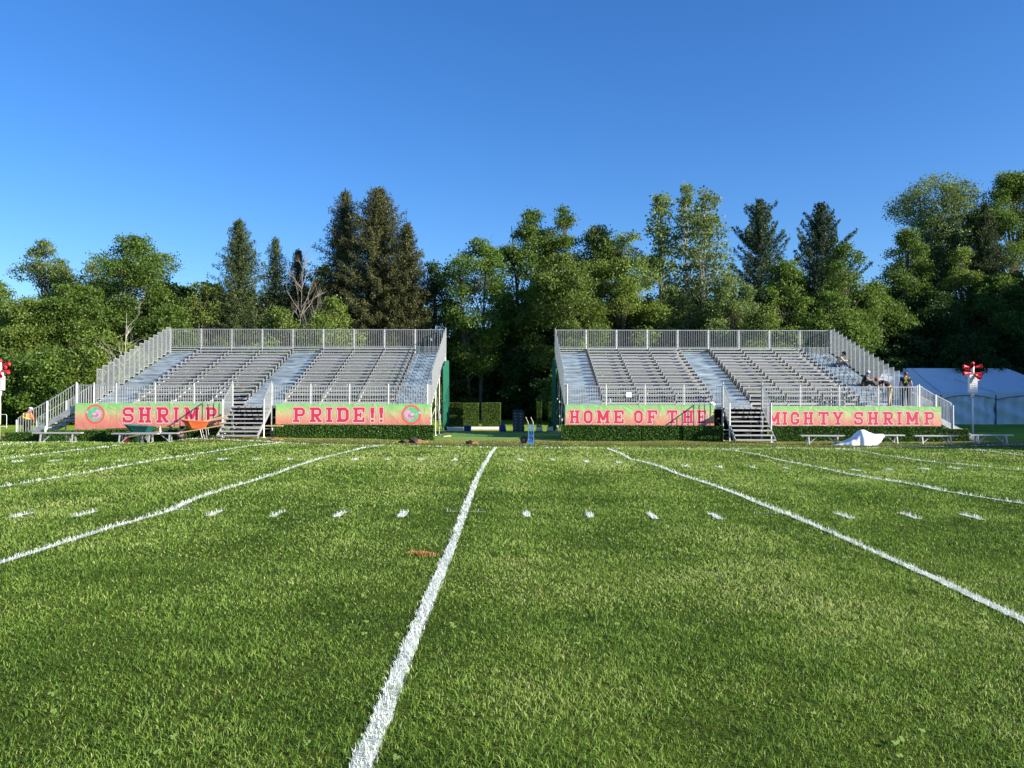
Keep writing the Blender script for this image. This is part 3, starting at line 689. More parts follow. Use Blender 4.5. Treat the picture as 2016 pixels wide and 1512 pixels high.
def banner(xa, xb, zt, zbl, zbr, text, seams, label, emblem=None):
    xc = (xa+xb)/2; zc = (zt+.40)/2+.0; root = empty('banner', (xc, YBn, zc), 0, label, 'banner', 'printed banners hung along the walkway fronts')
    edges = [xa]+seams+[xb]
    for i in range(len(edges)-1):
        a, b = edges[i]+.004, edges[i+1]-.004; n = 10; k = 8; V = []
        for fr in (0, 1):
            for jz in range(k+1):
                for ix in range(n+1):
                    x = a+(b-a)*ix/n; tb = (x-xa)/(xb-xa); zb = zbl+(zbr-zbl)*tb; z = zb+(zt-zb)*jz/k
                    V.append((x-xc, .012*fr+.004, z-zc))
        nn = (n+1)*(k+1); f = []
        for jz in range(k):
            for ix in range(n):
                p = jz*(n+1)+ix; f += [(p, p+1, p+n+2, p+n+1), (nn+p+n+1, nn+p+n+2, nn+p+1, nn+p)]
        rim = [ix for ix in range(n+1)]+[jz*(n+1)+n for jz in range(1, k+1)]+[k*(n+1)+ix for ix in range(n-1, -1, -1)]+[jz*(n+1) for jz in range(k-1, 0, -1)]
        f += [(rim[(q+1) % len(rim)], rim[q], rim[q]+nn, rim[(q+1) % len(rim)]+nn) for q in range(len(rim))]
        m = MB(); m.add(V, f); m.build('panel', M['banner'], root, False)
    for ch, px, w_px, hpx, cpy in text:
        me, asp = letter_mesh(ch); o = bpy.data.objects.new('letter', me); COL.objects.link(o); o.parent = root
        hh_ = hpx/F*YBn; ww_ = w_px/F*YBn
        o.location = (at(px, YBn)-xc, .0025, zat(px, cpy, YBn)-zc); o.scale = (ww_/asp, 1, hh_)
    if emblem:
        px, py, flip = emblem; c = Vector((at(px, YBn)-xc, .0025, zat(px, py, YBn)-zc)); Rr = .455
        def disc(mb, cx, cz, r0, r1, yo, n=48, a0=0, a1=2*math.pi, sz=1.0):
            V = []; 
            for i in range(n+1):
                t = a0+(a1-a0)*i/n
                V += [(cx+flip*r0*math.cos(t), yo, cz+r0*math.sin(t)*sz), (cx+flip*r1*math.cos(t), yo, cz+r1*math.sin(t)*sz)]
            fs = [(2*i, 2*i+2, 2*i+3, 2*i+1) if flip > 0 else (2*i, 2*i+1, 2*i+3, 2*i+2) for i in range(n)]
            mb.add(V, fs)
        e = MB(); e.cur = 0; disc(e, 0, 0, .80*Rr, Rr, -.004)
        e.cur = 1; disc(e, 0, 0, 0.0, .79*Rr, -.002)
        # curled striped crustacean body: overlapping pink arcs with dark outlines
        for j in range(6):
            t = R(140+j*30); cx, cz = .42*Rr*math.cos(t)*flip, .40*Rr*math.sin(t); rr = Rr*(.30-.022*j)
            e.cur = 3; disc(e, cx, cz, 0, rr*1.12, -.004-.002*j, 24, sz=.72); e.cur = 2; disc(e, cx, cz, 0, rr, -.005-.002*j, 24, sz=.68)
        e.cur = 3
        for j in range(3): disc(e, .05*Rr*flip, -.05*Rr+j*.13*Rr, .36*Rr, .40*Rr, -.018-.001*j, 20, R(195), R(330))
        e.cur = 2; disc(e, .12*Rr*flip, .02*Rr, .0, .22*Rr, -.017, 24, sz=.6)
        e.cur = 1; disc(e, .40*Rr*flip, .42*Rr, 0, .22*Rr, -.017, 24)
        e.cur = 3; disc(e, .86*Rr*flip, .22*Rr, .0, .19*Rr, -.018, 24); e.cur = 4; disc(e, .86*Rr*flip, .22*Rr, .0, .155*Rr, -.020, 24)
        e.cur = 4; e.bar((.70*Rr*flip, -.021, .12*Rr), (.25*Rr*flip, -.021, -.18*Rr), .02*Rr*2, .004)
        o = e.build('emblem', [M['coral'], M['mint'], M['lpink'], M['plum'], M['silver']], root); o.location = c; o.scale = (1, .15, 1)
    return root
xw = lambda px: at(px, YBn)
banner(xw(150), xw(444), 1.39, .16, .37, [(c, p, w_, 30.5, 816.8) for c, p, w_ in [('S',254.8,22),('H',287.5,25),('R',322.4,24.5),('I',349.3,10.5),('M',380,30),('P',418,23)]],
       [xw(232), xw(310), xw(389)], 'green to peach banner reading SHRIMP with a round emblem at its left end', (189.7, 815, -1))
banner(xw(545), xw(850), 1.39, .41, .41, [(c, p, w_, 28.8, 816.5) for c, p, w_ in [('P',591.2,24),('R',623.8,24),('I',650.5,12.5),('D',677,24),('E',708.8,22.5),('!',735.4,9),('!',752.8,9)]],
       [xw(622), xw(698), xw(774)], 'green to peach banner reading PRIDE!! with a round emblem at its right end', (811.7, 816, 1))
banner(xw(1115), xw(1408), 1.37, .41, .41, [(c, p, w_, 26, 820.6) for c, p, w_ in [('H',1133.3,20),('O',1160,17.5),('M',1189.7,26),('E',1220,20),('O',1259,17),('F',1286,20),('T',1325.5,20),('H',1356.5,22),('E',1383,18)]],
       [xw(1191), xw(1268), xw(1344)], 'green to peach banner reading HOME OF THE')
banner(xw(1512), xw(1855), 1.32, .41, .41, [(c, p, w_, 25.5, 823.6) for c, p, w_ in [('M',1526,24),('I',1547,9.5),('G',1567,17),('H',1593.4,20),('T',1623.3,20.5),('Y',1651.6,21),('S',1692.3,17.5),('H',1720.6,21),('R',1750,20),('I',1772.6,9.5),('M',1798,26),('P',1831,20)]],
       [xw(1576), xw(1654), xw(1733), xw(1811)], 'green to peach banner reading MIGHTY SHRIMP')

# ------------------------------------------------------------------ hedges
M['hedge'] = leaf_mat('boxwood_leaf', (.026, .075, .010), (.115, .235, .034), .25, .5, .08)
M['topi'] = leaf_mat('topiary_leaf', (.060, .110, .016), (.20, .30, .050), .3, .5, .08)
HM = {}
def hedge(name, xa, xb, y0, y1, zt, label, group, mt='hedge', base=None, zb=None):
    x = (xa+xb)/2; y = (y0+y1)/2; z = g(x, y) if zb is None else zb; W, D_, H_ = xb-xa, y1-y0, zt-z
    root = empty(name, (x, y, z), 0, label, 'hedge', group)
    key = (round(W, 2), round(D_, 2), round(H_, 2), mt)
    m = MB(); m.box(-W/2+.03, W/2-.03, -D_/2+.03, D_/2-.03, .0, H_-.04); m.build('backing', M['hedgecore'], root)
    rg = np.random.default_rng(int(abs(x)*100)+3)
    faces = [((W, H_), 'f'), ((W, H_), 'b'), ((D_, H_), 'l'), ((D_, H_), 'r'), ((W, D_), 't')]; P = []
    for (a, b), k in faces:
        n = int(a*b*(2300 if k in 'fr' else 1400)); u = (rg.random(n)-.5)*a; v = rg.random(n)*b; jt = rg.normal(0, .012, n)
        if k == 'f': P.append(np.stack([u, -D_/2+.02+jt, v], 1))
        if k == 'b': P.append(np.stack([u, D_/2-.02+jt, v], 1))
        if k == 'l': P.append(np.stack([-W/2+.02+jt, u, v], 1))
        if k == 'r': P.append(np.stack([W/2-.02+jt, u, v], 1))
        if k == 't': P.append(np.stack([u, v-D_/2, H_-.02+jt], 1))
    P = np.concatenate(P)
    me = leaf_quads('foliage', P, .026, rg.random(len(P)), rg, 1.0); link('foliage', me, M[mt], root)
    return root
def leaf_quads(name, P, size, tint, rg, asp=.6, down=0.0):
    n = len(P); a = rg.normal(size=(n, 3)); a[:, 2] -= down; a /= np.linalg.norm(a, axis=1)[:, None]; c = rg.normal(size=(n, 3)); b = np.cross(a, c); b /= np.maximum(np.linalg.norm(b, axis=1), 1e-6)[:, None]
    s = (size*(.6+.8*rg.random(n)))[:, None] if np.isscalar(size) else (size*(.6+.8*rg.random(n)))[:, None]
    V = np.stack([P-a*s, P+b*s*asp, P+a*s, P-b*s*asp], 1).reshape(-1, 3)
    return np_mesh(name, V, np.arange(n*4), 4, np.repeat(tint, 4))
HG = 'low artificial hedge panels along the foot of the grandstands'
h_ = lambda pa, pb, pt, lab, y0=38.72, y1=38.98: hedge('boxwood_hedge', at(pa, y0), at(pb, y0), y0, y1, zat((pa+pb)/2, pt, y0), lab, HG)
h_(12, 84, 851, 'low hedge panel at the foot of the left side staircase', 38.9, 39.2)
h_(84, 209, 847, 'hedge panel under the round emblem of the SHRIMP banner', 38.4, 38.66)
h_(211, 352, 845, 'hedge panel behind the green wheelbarrow under the SHRIMP letters', 38.0, 38.34)
h_(356, 438, 839, 'shaded hedge panel behind the orange wheelbarrow', 38.8, 39.04)
h_(541, 620, 836, 'hedge panel beside the left front staircase under the PRIDE banner')
h_(622, 698, 836, 'hedge panel under the letters R I D of the PRIDE banner')
h_(700, 778, 836.5, 'hedge panel under the exclamation marks of the PRIDE banner')
h_(780, 856, 837, 'hedge panel under the round emblem of the PRIDE banner')
h_(1107, 1182, 837, 'hedge panel under the word HOME')
h_(1184, 1264, 837.5, 'hedge panel under the word OF')
h_(1266, 1344, 838, 'hedge panel under the word THE crossed by stair shadow')
h_(1346, 1426, 839, 'dark shaded hedge panel just left of the right front staircase')
h_(1520, 1600, 839, 'hedge panel just right of the right front staircase')
h_(1602, 1684, 839, 'hedge panel behind the white plastic heap, left half')
h_(1686, 1770, 839.5, 'hedge panel under the letters H R of the last word')
h_(1772, 1858, 840, 'hedge panel under the end of the MIGHTY SHRIMP banner')
h_(1860, 1910, 845, 'short last hedge panel beside the right signal pole', 39.0, 39.4)

TG = 'tall clipped hedge blocks standing behind the gap'
def topiary(pa, pb, pt, D, lab, pbase=840):
    x0, x1 = at(pa, D), at(pb, D); zb = zat(1000, pbase, D)
    hedge('topiary_hedge', x0, x1, D, D+.6, zat((pa+pb)/2, pt, D), lab, TG, 'topi', zb=zb)
topiary(872, 914, 793, 53.6, 'tall clipped hedge block in shade beside the green cloth')
topiary(916, 944.5, 793.5, 58, 'sunlit clipped hedge block behind the blue bin')
topiary(950.5, 987.5, 793, 58, 'widest sunlit clipped hedge block left of the crate stack')
topiary(1059, 1068.5, 792, 54.2, 'narrow clipped hedge block with only its top lit')
topiary(1082, 1097, 792, 54.2, 'half hidden clipped hedge block beside the right grandstand')
def plinth(pa, pb, D, pt, lab, dd=.9):
    x0, x1 = at(pa, D), at(pb, D); xc = (x0+x1)/2; z0 = g(xc, D); root = empty('plinth', (xc, D, z0), 0, lab, 'plinth', 'white plinths under the hedge blocks')
    zt = zat(1000, pt, D)-z0; W = (x1-x0)/2
    m = MB(); m.box(-W, W, -.06, dd, .06, zt); m.build('body', M['white'], root)
    m = MB(); m.box(-W-.03, W+.03, -.10, dd, 0, .058); m.build('skirting', M['plywood'], root)
plinth(878, 914.5, 53.5, 841, 'white plinth in shade under the leftmost hedge block')
plinth(915.5, 990, 57.9, 840, 'long sunlit white plinth under two hedge blocks')
plinth(1058, 1070, 54.1, 840, 'small white plinth under the narrow hedge block')
plinth(1080, 1100, 54.1, 840, 'small white plinth beside the right grandstand')
# turf mat in the gap
tm = MB(); nn = 24
for i in range(nn):
    xa = -3.7+6.2*i/nn; xb = -3.7+6.2*(i+1)/nn
    tm.add([(xa,40.0,g(xa,40)),(xb,40.0,g(xb,40)),(xb,40.0,g(xb,40)+.07),(xa,40.0,g(xa,40)+.07)], [(0,1,2,3)])
    for j in range(10):
        y0, y1 = 40+1.05*j, 40+1.05*(j+1); zz = lambda x, y: g(x, y)+.07
        tm.add([(xa,y0,zz(xa,y0)),(xb,y0,zz(xb,y0)),(xb,y1,zz(xb,y1)),(xa,y1,zz(xa,y1))], [(0,1,2,3)])
tag(tm.build('turf_mat', M['turf']), 'green artificial turf mat filling the gap between the grandstands', 'turf mat')
# blue bin, blue sack, crates
def crate_proto():
    root = empty('crate', (0,0,0)); m = MB(); W, D_, H = .33, .24, .175
    m.box(-W, W, -D_, D_, 0, .02)
    for s in (-1, 1): m.box(-W, W, s*D_-.01, s*D_+.01, .021, H); m.box(s*W-.01, s*W+.01, -D_+.011, D_-.011, .021, H)
    m.box(-W-.02, W+.02, -D_-.022, -D_-.0105, H-.03, H); m.box(-W-.02, W+.02, D_+.0105, D_+.022, H-.03, H)
    for k in range(5): m.box(-W+.05+k*.14, -W+.07+k*.14, -D_-.018, -D_-.011, .022, H-.031)
    m.build('body', M['black'], root)
    m = MB()
    for x in (-.17, .13): m.box(x-.05, x+.05, -D_-.024, -D_-.019, .05, .11)
    m.build('tag_plate', M['steel'], root)
    return root
pr = crate_proto(); cx, cy = at(1023, 50), 50; cz = g(cx, cy)
nm = ['bottom', 'second from bottom', 'third from bottom', 'middle', 'third from top', 'second from top', 'topmost']
for i in range(7):
    o = pr if i == 0 else copy_tree(pr); o.location = (cx+.015*math.sin(i*2), cy+.01*math.cos(i*3), cz+i*.180); o.rotation_euler = (0, 0, .04*math.sin(i*5))
    tag(o, 'dark plastic crate, %s of the stack in the gap' % nm[i], 'crate', 'stacked dark crates in the gap')
m = MB()
for k in range(5):
    M_ = Matrix.Rotation(.5*k, 3, 'Z'); m.lathe([(.0, 0), (.07, .01), (.09, .06), (.05, .11), (0, .12)], 8, (-.22+.11*k, .02*math.sin(k*3), 0), M_)
o = tag(m.build('cloth_bundle', M['black'], None, True), 'lumpy dark bundle lying on top of the crate stack', 'bundle'); o.location = (cx, cy, cz+7*.18)
def bin_(px0, px1, pt, D):
    xa, xb = at(px0, D), at(px1, D); x = (xa+xb)/2; z = g(x, D); root = empty('storage_bin', (x, D, z), 0, 'lidded dark blue bin in front of the white plinth', 'bin'); W = (xb-xa)/2; H = zat(px0, pt, D)-z
    m = MB(); m.add([(-W*.9,-.17,0),(W*.9,-.17,0),(W*.9,.17,0),(-W*.9,.17,0),(-W,-.2,H-.04),(W,-.2,H-.04),(W,.2,H-.04),(-W,.2,H-.04)], [(0,3,2,1),(4,5,6,7),(0,1,5,4),(1,2,6,5),(2,3,7,6),(3,0,4,7)]); m.build('body', M['bluebin'], root)
    m = MB(); m.box(-W-.02, W+.02, -.22, .22, H-.038, H); m.box(-.08, .08, -.24, -.221, H-.09, H-.01); m.build('lid', M['bluebin'], root)
bin_(916, 930, 837.5, 50.5)
def blob(name, mt, loc, sx, sy, sz, seed, label, cat, rough=.25, n=3):
    bm = bmesh.new(); bmesh.ops.create_icosphere(bm, subdivisions=n, radius=1); rg = random.Random(seed); ph = [rg.random()*6 for _ in range(9)]
    for v in bm.verts:
        c = v.co; d = 1+rough*(math.sin(c.x*3+ph[0])*math.sin(c.y*4+ph[1])+.6*math.sin(c.z*6+ph[2]+c.x*5)+.35*math.sin(c.x*11+ph[3])*math.sin(c.z*9+ph[4]))
        c = c*d; c.z = max(c.z, -.35); v.co = (c.x*sx, c.y*sy, (c.z+.35)*sz)
    me = bpy.data.meshes.new(name); bm.to_mesh(me); bm.free(); o = link(name, me, mt, None, True); o.location = loc
    return tag(o, label, cat)
xb_ = at(991.5, 51); blob('sack', M['bluebin'], (xb_, 51, g(xb_, 51)), .22, .2, .44, 12, 'dark blue sack slumped beside the sunlit hedge block', 'sack', .08)

# ------------------------------------------------------------------ benches
def bench():
    root = empty('bench'); L = .95
    m = MB(); m.box(-L, L, -.13, .13, .395, .412); m.box(-L, L, -.13, -.115, .36, .3945); m.box(-L, L, .115, .13, .36, .3945); m.box(-L-.005, -L, .13*-1, .13, .36, .412); m.box(L, L+.005, .13*-1, .13, .36, .412); m.build('seat', M['alu'], root)
    for s in (-1, 1):
        m = MB(); x = s*.62
        for y in (-.17, .17): m.bar((x, y*1.0, 0), (x, y*.55, .33), .05, .04)
        m.bar((x, -.19, .03), (x, .19, .03), .05, .03); m.bar((x, -.11, .345), (x, .11, .345), .07, .03); m.build('leg', M['alu'], root)
        m = MB(); m.bar((x-s*.06, 0, .06), (s*.22, 0, .345), .035); m.build('brace', M['alu'], root)
    return root
pb = bench(); first = True
for px, py, rz, lab in [(117,871,.03,'bench standing alone left of the wheelbarrows, with a bottle on it'),(270,872,-.05,'left one of the two overlapping benches before the green wheelbarrow'),(308,871,.06,'right one of the two overlapping benches, carrying a pale bottle'),
        (1621,875,-.02,'sunlit bench just left of the white plastic heap'),(1738,874,.02,'bench half buried under the white plastic heap'),(1843,875,.0,'grey shaded bench between the plastic heap and the signal pole'),(1952,873.5,.0,'grey shaded bench in front of the right signal pole base')]:
    o = pb if first else copy_tree(pb); first = False
    x, y = onground(px, py); o.location = (x, y, g(x, y)); o.rotation_euler = (0, 0, rz); tag(o, 'aluminium plank '+lab, 'bench', 'aluminium benches along the sideline')
def bottle(px, py, dz, lab):
    x, y = onground(px, py); m = MB(); m.lathe([(0, 0), (.035, 0), (.037, .02), (.037, .15), (.012, .2), (.012, .23), (0, .235)], 10)
    r = empty('bottle', (x, y, g(x, y)+dz), 0, lab, 'bottle', 'bottles left on the benches'); m.build('body', M['bottle'], r, True)
    m = MB(); m.lathe([(.0145, .222), (.0145, .245), (0, .246)], 8); m.build('cap', M['white'], r)
bottle(92, 871, .415, 'clear bottle on the leftmost bench'); bottle(318, 871, .415, 'pale bottle on the overlapping bench pair')

# ------------------------------------------------------------------ wheelbarrows
def barrow(loc, rz, traymat, wheelmat, label, wheel_r=.2):
    root = empty('wheelbarrow', loc, rz, label, 'wheelbarrow', 'wheelbarrows parked before the left grandstand'); root.scale = (1.1, 1.1, 1.15)
    # +x towards the wheel
    m = MB(); top = [(-.45,-.34),(.30,-.34),(.62,-.20),(.62,.20),(.30,.34),(-.45,.34)]; bot = [(-.25,-.22),(.18,-.22),(.30,-.12),(.30,.12),(.18,.22),(-.25,.22)]
    n = 6; zt = [.66,.70,.74,.74,.70,.66]
    V = [(a, b, zt[i]) for i, (a, b) in enumerate(top)]+[(a, b, .40) for a, b in bot]+[(a*.97, b*.95, zt[i]-.001) for i, (a, b) in enumerate(top)]+[(a*.95, b*.95, .415) for a, b in bot]
    f = [(i, (i+1) % n, n+(i+1) % n, n+i) for i in range(n)]+[tuple(n+i for i in range(n))]+[(2*n+i, 3*n+i, 3*n+(i+1) % n, 2*n+(i+1) % n) for i in range(n)]+[tuple(3*n+i for i in reversed(range(n)))]+[(i, 2*n+i, 2*n+(i+1) % n, (i+1) % n) for i in range(n)]
    m.add(V, f); m.build('tray', traymat, root)
    m = MB(); m.tube([(a, b, zt[i]+.005) for i, (a, b) in enumerate(top)]+[(-.45,-.34,.665)], .014, 6); m.build('rim', traymat, root)
    for s in (-1, 1):
        m = MB(); m.bar((.66, s*.09, .24), (-.95, s*.30, .52), .04); m.build('handle', M['wood'], root)
        m = MB(); m.tube([(-.12, s*.2, .39), (-.22, s*.22, .02), (-.40, s*.23, .02), (-.35, s*.24, .42)], .014, 6); m.build('leg', M['steel'], root)
    m = MB(); m.tube([(.62,-.12,.30),(.45,-.16,.42)], .012, 5); m.tube([(.62,.12,.30),(.45,.16,.42)], .012, 5); m.build('brace', M['steel'], root)
    w_ = empty('wheel', (.62, 0, wheel_r)); w_.parent = root; A = Matrix.Rotation(R(90), 3, 'X')
    m = MB(); m.lathe([(wheel_r*.62,-.035),(wheel_r*.85,-.045),(wheel_r,-.02),(wheel_r,.02),(wheel_r*.85,.045),(wheel_r*.62,.035),(wheel_r*.62,-.035)], 20, (0,0,0), A); m.build('tyre', M['rubber'], w_, True)
    m = MB(); m.lathe([(0,-.05),(.03,-.05),(.04,-.02),(wheel_r*.6,-.018),(wheel_r*.6,.018),(.04,.02),(.03,.05),(0,.05)], 16, (0,0,0), A); m.build('hub', wheelmat, w_)
    return root
x, y = at(281, 37.2), 37.2; barrow((x, y, g(x, y)), R(175), M['gtray'], M['red'], 'dark green wheelbarrow with a red wheel behind the benches')
x, y = at(392, 37.3), 37.3; barrow((x, y, g(x, y)), R(190), M['otray'], M['rim'], 'orange wheelbarrow loaded with timber left of the front staircase')
def plank(a, b, w_, h, label, nm='plank'):
    a = Vector(a); b = Vector(b); c = (a+b)/2; m = MB(); m.bar(a-c, b-c, w_, h); o = m.build(nm, M['wood']); o.location = c
    return tag(o, label, 'plank', 'loose timber planks')
x0, y0 = at(392, 37.3), 37.3
plank((x0-.1, y0-.05, .50), (x0+1.25, y0+.25, .88), .15, .035, 'orange-lit plank slanting up out of the orange wheelbarrow')
plank((x0-.25, y0+.12, .47), (x0+1.15, y0+.15, .74), .09, .035, 'second plank resting lower in the orange wheelbarrow')
plank((x0-.3, y0-.16, .44), (x0+1.30, y0-.10, .80), .09, .04, 'nearest plank along the side of the orange wheelbarrow')
zz = zat(530, 838, 38.3); plank((at(503, 38.3), 38.3, zz), (at(560, 38.3), 38.25, zz), .14, .05, 'pale plank poking out right of the left front staircase')
x, y = at(882, 41.2), 41.2; plank((x-.18, y-.25, g(x, y)+.10), (x+.2, y+.4, g(x, y)+.10), .09, .05, 'short pale board lying on the turf mat')

# ------------------------------------------------------------------ hand truck
def hand_truck(x, y):
    z = g(x, y); root = empty('hand_truck', (x, y, z), 0, 'upright blue hand truck with black wheel in the gap', 'hand truck')
    X = .16
    for s in (-1, 1):
        m = MB(); m.tube([(X+s*.11, 0, .06), (X+s*.11, 0, .84)], .017, 8); m.build('upright', M['blue'], root)
        m = MB(); m.tube([(X+s*.11, 0, .84), (X+s*.11-.02, .02, .95), (X+s*.11-.08, .12, 1.06), (X+s*.11-.10, .20, 1.14)], .014, 8); m.build('handle', M['yellowpost'], root)
    m = MB()
    for k in (-.04, .04): m.bar((X+k, -.005, .08), (X+k, -.005, .82), .022, .02)
    for z_ in (.10, .34, .60, .82): m.bar((X-.11, 0, z_), (X+.11, 0, z_), .03)
    m.build('frame', M['blue'], root)
    m = MB(); m.box(X-.13, X+.13, -.26, .02, .0, .012); m.box(X-.13, X+.13, .005, .02, .0125, .16); m.build('toe_plate', M['blue'], root)
    for s in (-1, 1):
        w_ = empty('wheel', (X-.30 if s < 0 else X+.02, .13 if s < 0 else .22, .155)); w_.parent = root; w_.rotation_euler = (0, 0, R(-12)); A = Matrix.Rotation(R(90), 3, 'X')
        m = MB(); m.lathe([(.09,-.035),(.13,-.045),(.155,-.02),(.155,.02),(.13,.045),(.09,.035),(.09,-.035)], 24, (0,0,0), A); m.build('tyre', M['rubber'], w_, True)
        m = MB(); m.lathe([(0,-.045),(.025,-.045),(.03,-.02),(.088,-.022),(.088,.022),(.03,.02),(.025,.045),(0,.045)], 16, (0,0,0), A); m.build('hub', M['rim'], w_)
    m = MB(); m.tube([(X-.30, .13, .155), (X+.02, .22, .155)], .012, 6); m.build('axle', M['steel'], root)
x, y = onground(1040, 873); hand_truck(x, y)

# ------------------------------------------------------------------ white plastic heap
def heap():
    px0, px1 = 1647, 1742; x0, y0 = onground(1694, 876); y0 += .1; n, k = 60, 24; W = 1.12; z0 = g(x0, y0)
    prof = [(-1.12,.0),(-.95,.03),(-.75,.10),(-.5,.22),(-.28,.33),(-.12,.52),(.02,.64),(.18,.65),(.32,.60),(.45,.54),(.58,.50),(.75,.48),(.95,.47),(1.04,.46),(1.05,.40)]
    px_, pz_ = zip(*prof); V = []; rg = random.Random(3)
    for i in range(n+1):
        x = -1.12+2.17*i/n; hgt = float(np.interp(x, px_, pz_)); cut = 0 if x < .62 else (x-.62)/.43*.40
        dep = .42*max(.12, 1-abs(x-.05)**2*.45)
        for j in range(k+1):
            t = math.pi*j/k; yy = -math.cos(t)*dep*(1+.05*math.sin(x*11)+.02*math.sin(x*27+1)); zz = math.sin(t)**.55*hgt
            zz = max(zz, min(cut, hgt-.01)) + .005*math.sin(x*19+j*.9)*math.sin(t) + .012*math.sin(x*7-j*.5)*math.sin(t); V.append((x, yy*(1+.03*math.sin(x*9+j*.5)), max(zz, .005)))
    f = [(i*(k+1)+j, (i+1)*(k+1)+j, (i+1)*(k+1)+j+1, i*(k+1)+j+1) for i in range(n) for j in range(k)]
    m = MB(); m.add(V, f); o = m.build('plastic_sheet', M['tarp'], None, True); o.location = (x0, y0-.05, z0)
    tag(o, 'crumpled white plastic sheet heaped over one end of a bench', 'plastic sheet')
heap()

# ------------------------------------------------------------------ signal poles with red horns
def signal_pole(x, y, label, yellow=False):
    z = g(x, y); root = empty('signal_pole', (x, y, z), 0, label, 'signal pole', 'white poles with red horns at the sideline ends')
    zg = z; Z = lambda v: v-zg
    m = MB(); m.tube([(0,0,0),(0,0,Z(2.0))], .042, 12); m.build('pole', M['white'], root, True)
    if yellow: m = MB(); m.tube([(0,0,.25),(0,0,Z(1.35))], .055, 12); m.build('sleeve', M['yellowpost'], root, True)
    m = MB(); m.tube([(0,0,Z(1.75)),(0,0,Z(2.02))], .085, 12); m.build('collar', M['white'], root, True)
    b = MB(); b.box(-.19, .19, -.10, .10, Z(2.0), Z(2.88)); sb = b.build('sign_box', M['white'], root)
    b = MB()
    rg = random.Random(5)
    for k in range(9):
        zz_ = Z(2.80-k*.088); x_ = -.14
        while x_ < .13:
            l_ = rg.uniform(.02, .06); b.box(x_, min(x_+l_, .15), -.104, -.1005, zz_-.022, zz_); x_ += l_+rg.uniform(.015, .035)
    b.build('print', M['steel'], sb)
    m = MB(); m.tube([(0,0,Z(2.88)),(0,0,Z(3.32))], .075, 12); m.tube([(0,0,Z(3.32)),(0,0,Z(3.36))], .055, 10); m.build('head', M['white'], root, True)
    m = MB(); m.lathe([(.05, Z(3.36)), (.085, Z(3.38)), (.09, Z(3.46)), (.05, Z(3.52)), (0, Z(3.53))], 12); m.build('beacon', M['red'], root, True)
    for (az, el, zz_) in [(175, 8, 3.22), (5, 12, 3.22), (235, 15, 3.20), (180, -6, 2.98), (-5, -8, 2.96), (300, -35, 2.93), (95, 5, 3.1)]:
        d = Vector((math.cos(R(az))*math.cos(R(el)), math.sin(R(az))*math.cos(R(el)), math.sin(R(el)))); q = d.to_track_quat('Z', 'Y').to_matrix()
        m = MB(); m.lathe([(.0, .06), (.05, .07), (.05, .20), (.07, .32), (.11, .44), (.12, .45), (.11, .44), (.06, .33), (.0, .26)], 12, (0, 0, Z(zz_)), q); m.build('horn', M['red'], root, True)
    return root
signal_pole(at(1917, 41), 41, 'white pole with red horns standing by the tent at right')
signal_pole(at(2, 41), 41, 'white pole with red horns cut by the left edge of the photo', True)
for px0, py0, lab in [(1921, 862, 'pale concrete block at the foot of the right signal pole'), (1935, 867, 'second concrete block just right of the right signal pole')]:
    x, y = onground(px0, py0); y += 1.2; m = MB(); m.box(-.20, .20, -.15, .15, 0, .3); m.box(-.17, -.03, -.151, -.13, .305, .31); o = m.build('concrete_block', M['concrete']); o.location = (x, y, g(x, y)); bv = o.modifiers.new('b', 'BEVEL'); bv.width = .015; tag(o, lab, 'block', 'concrete blocks by the pole')
# orange hose reel, clods, tray, small red sled
x, y = onground(3, 869); y += .5; r = empty('hose_reel', (x, y, g(x, y)), .3, 'orange coiled hose reel at the far left sideline', 'hose reel'); A = Matrix.Rotation(R(78), 3, 'X')
m = MB(); m.lathe([(.09,-.06),(.15,-.07),(.17,0),(.15,.07),(.09,.06),(.09,-.06)], 20, (0,0,.17), A); m.build('hose', M['otray'], r, True)
m = MB(); m.lathe([(0,-.07),(.088,-.07),(.088,.07),(0,.07)], 14, (0,0,.17), A); m.build('drum', M['black'], r)
x, y = onground(38, 868); r = empty('tool_tray', (x, y, g(x, y)), .1, 'small yellow tool tray on the grass at far left', 'tool tray')
m = MB(); m.box(-.15,.15,-.1,.1,0,.02); 
for s in (-1, 1): m.box(-.15,.15,s*.1-.01,s*.1+.01,.0205,.11); m.box(s*.15-.01,s*.15+.01,-.089,.089,.0205,.11)
m.build('body', M['yellow'], r); m = MB(); m.tube([(-.14,0,.10),(-.12,0,.17),(.12,0,.17),(.14,0,.10)], .012, 6); m.build('handle', M['yellow'], r)
x, y = at(1902, 46), 46; r = empty('hose_cart', (x, y, g(x, y)), 0, 'small red cart with white top far behind the right hedge', 'cart')
m = MB(); m.add([(-.10,-.1,.05),(.10,-.1,.05),(.10,.1,.05),(-.10,.1,.05),(-.18,-.15,.26),(.18,-.15,.26),(.18,.15,.26),(-.18,.15,.26)], [(0,3,2,1),(4,5,6,7),(0,1,5,4),(1,2,6,5),(2,3,7,6),(3,0,4,7)]); m.build('tray', M['red'], r)
m = MB(); m.box(-.2,.14,-.16,.16,.262,.31); m.build('lid', M['white'], r)
blob('soil_clod', M['soil'], (*onground(797, 872), -.27), .16, .1, .09, 1, 'left dark soil clod below the PRIDE banner hedge', 'soil clod', .4)['group'] = 'soil clods at the sideline'
blob('soil_clod', M['soil'], (*onground(816, 872), -.27), .18, .12, .16, 2, 'tallest dark soil clod below the round emblem hedge', 'soil clod', .4)['group'] = 'soil clods at the sideline'
blob('soil_clod', M['soil'], (*onground(928, 874), -.29), .16, .1, .09, 3, 'dark soil clod at the edge of the turf mat', 'soil clod', .4)['group'] = 'soil clods at the sideline'
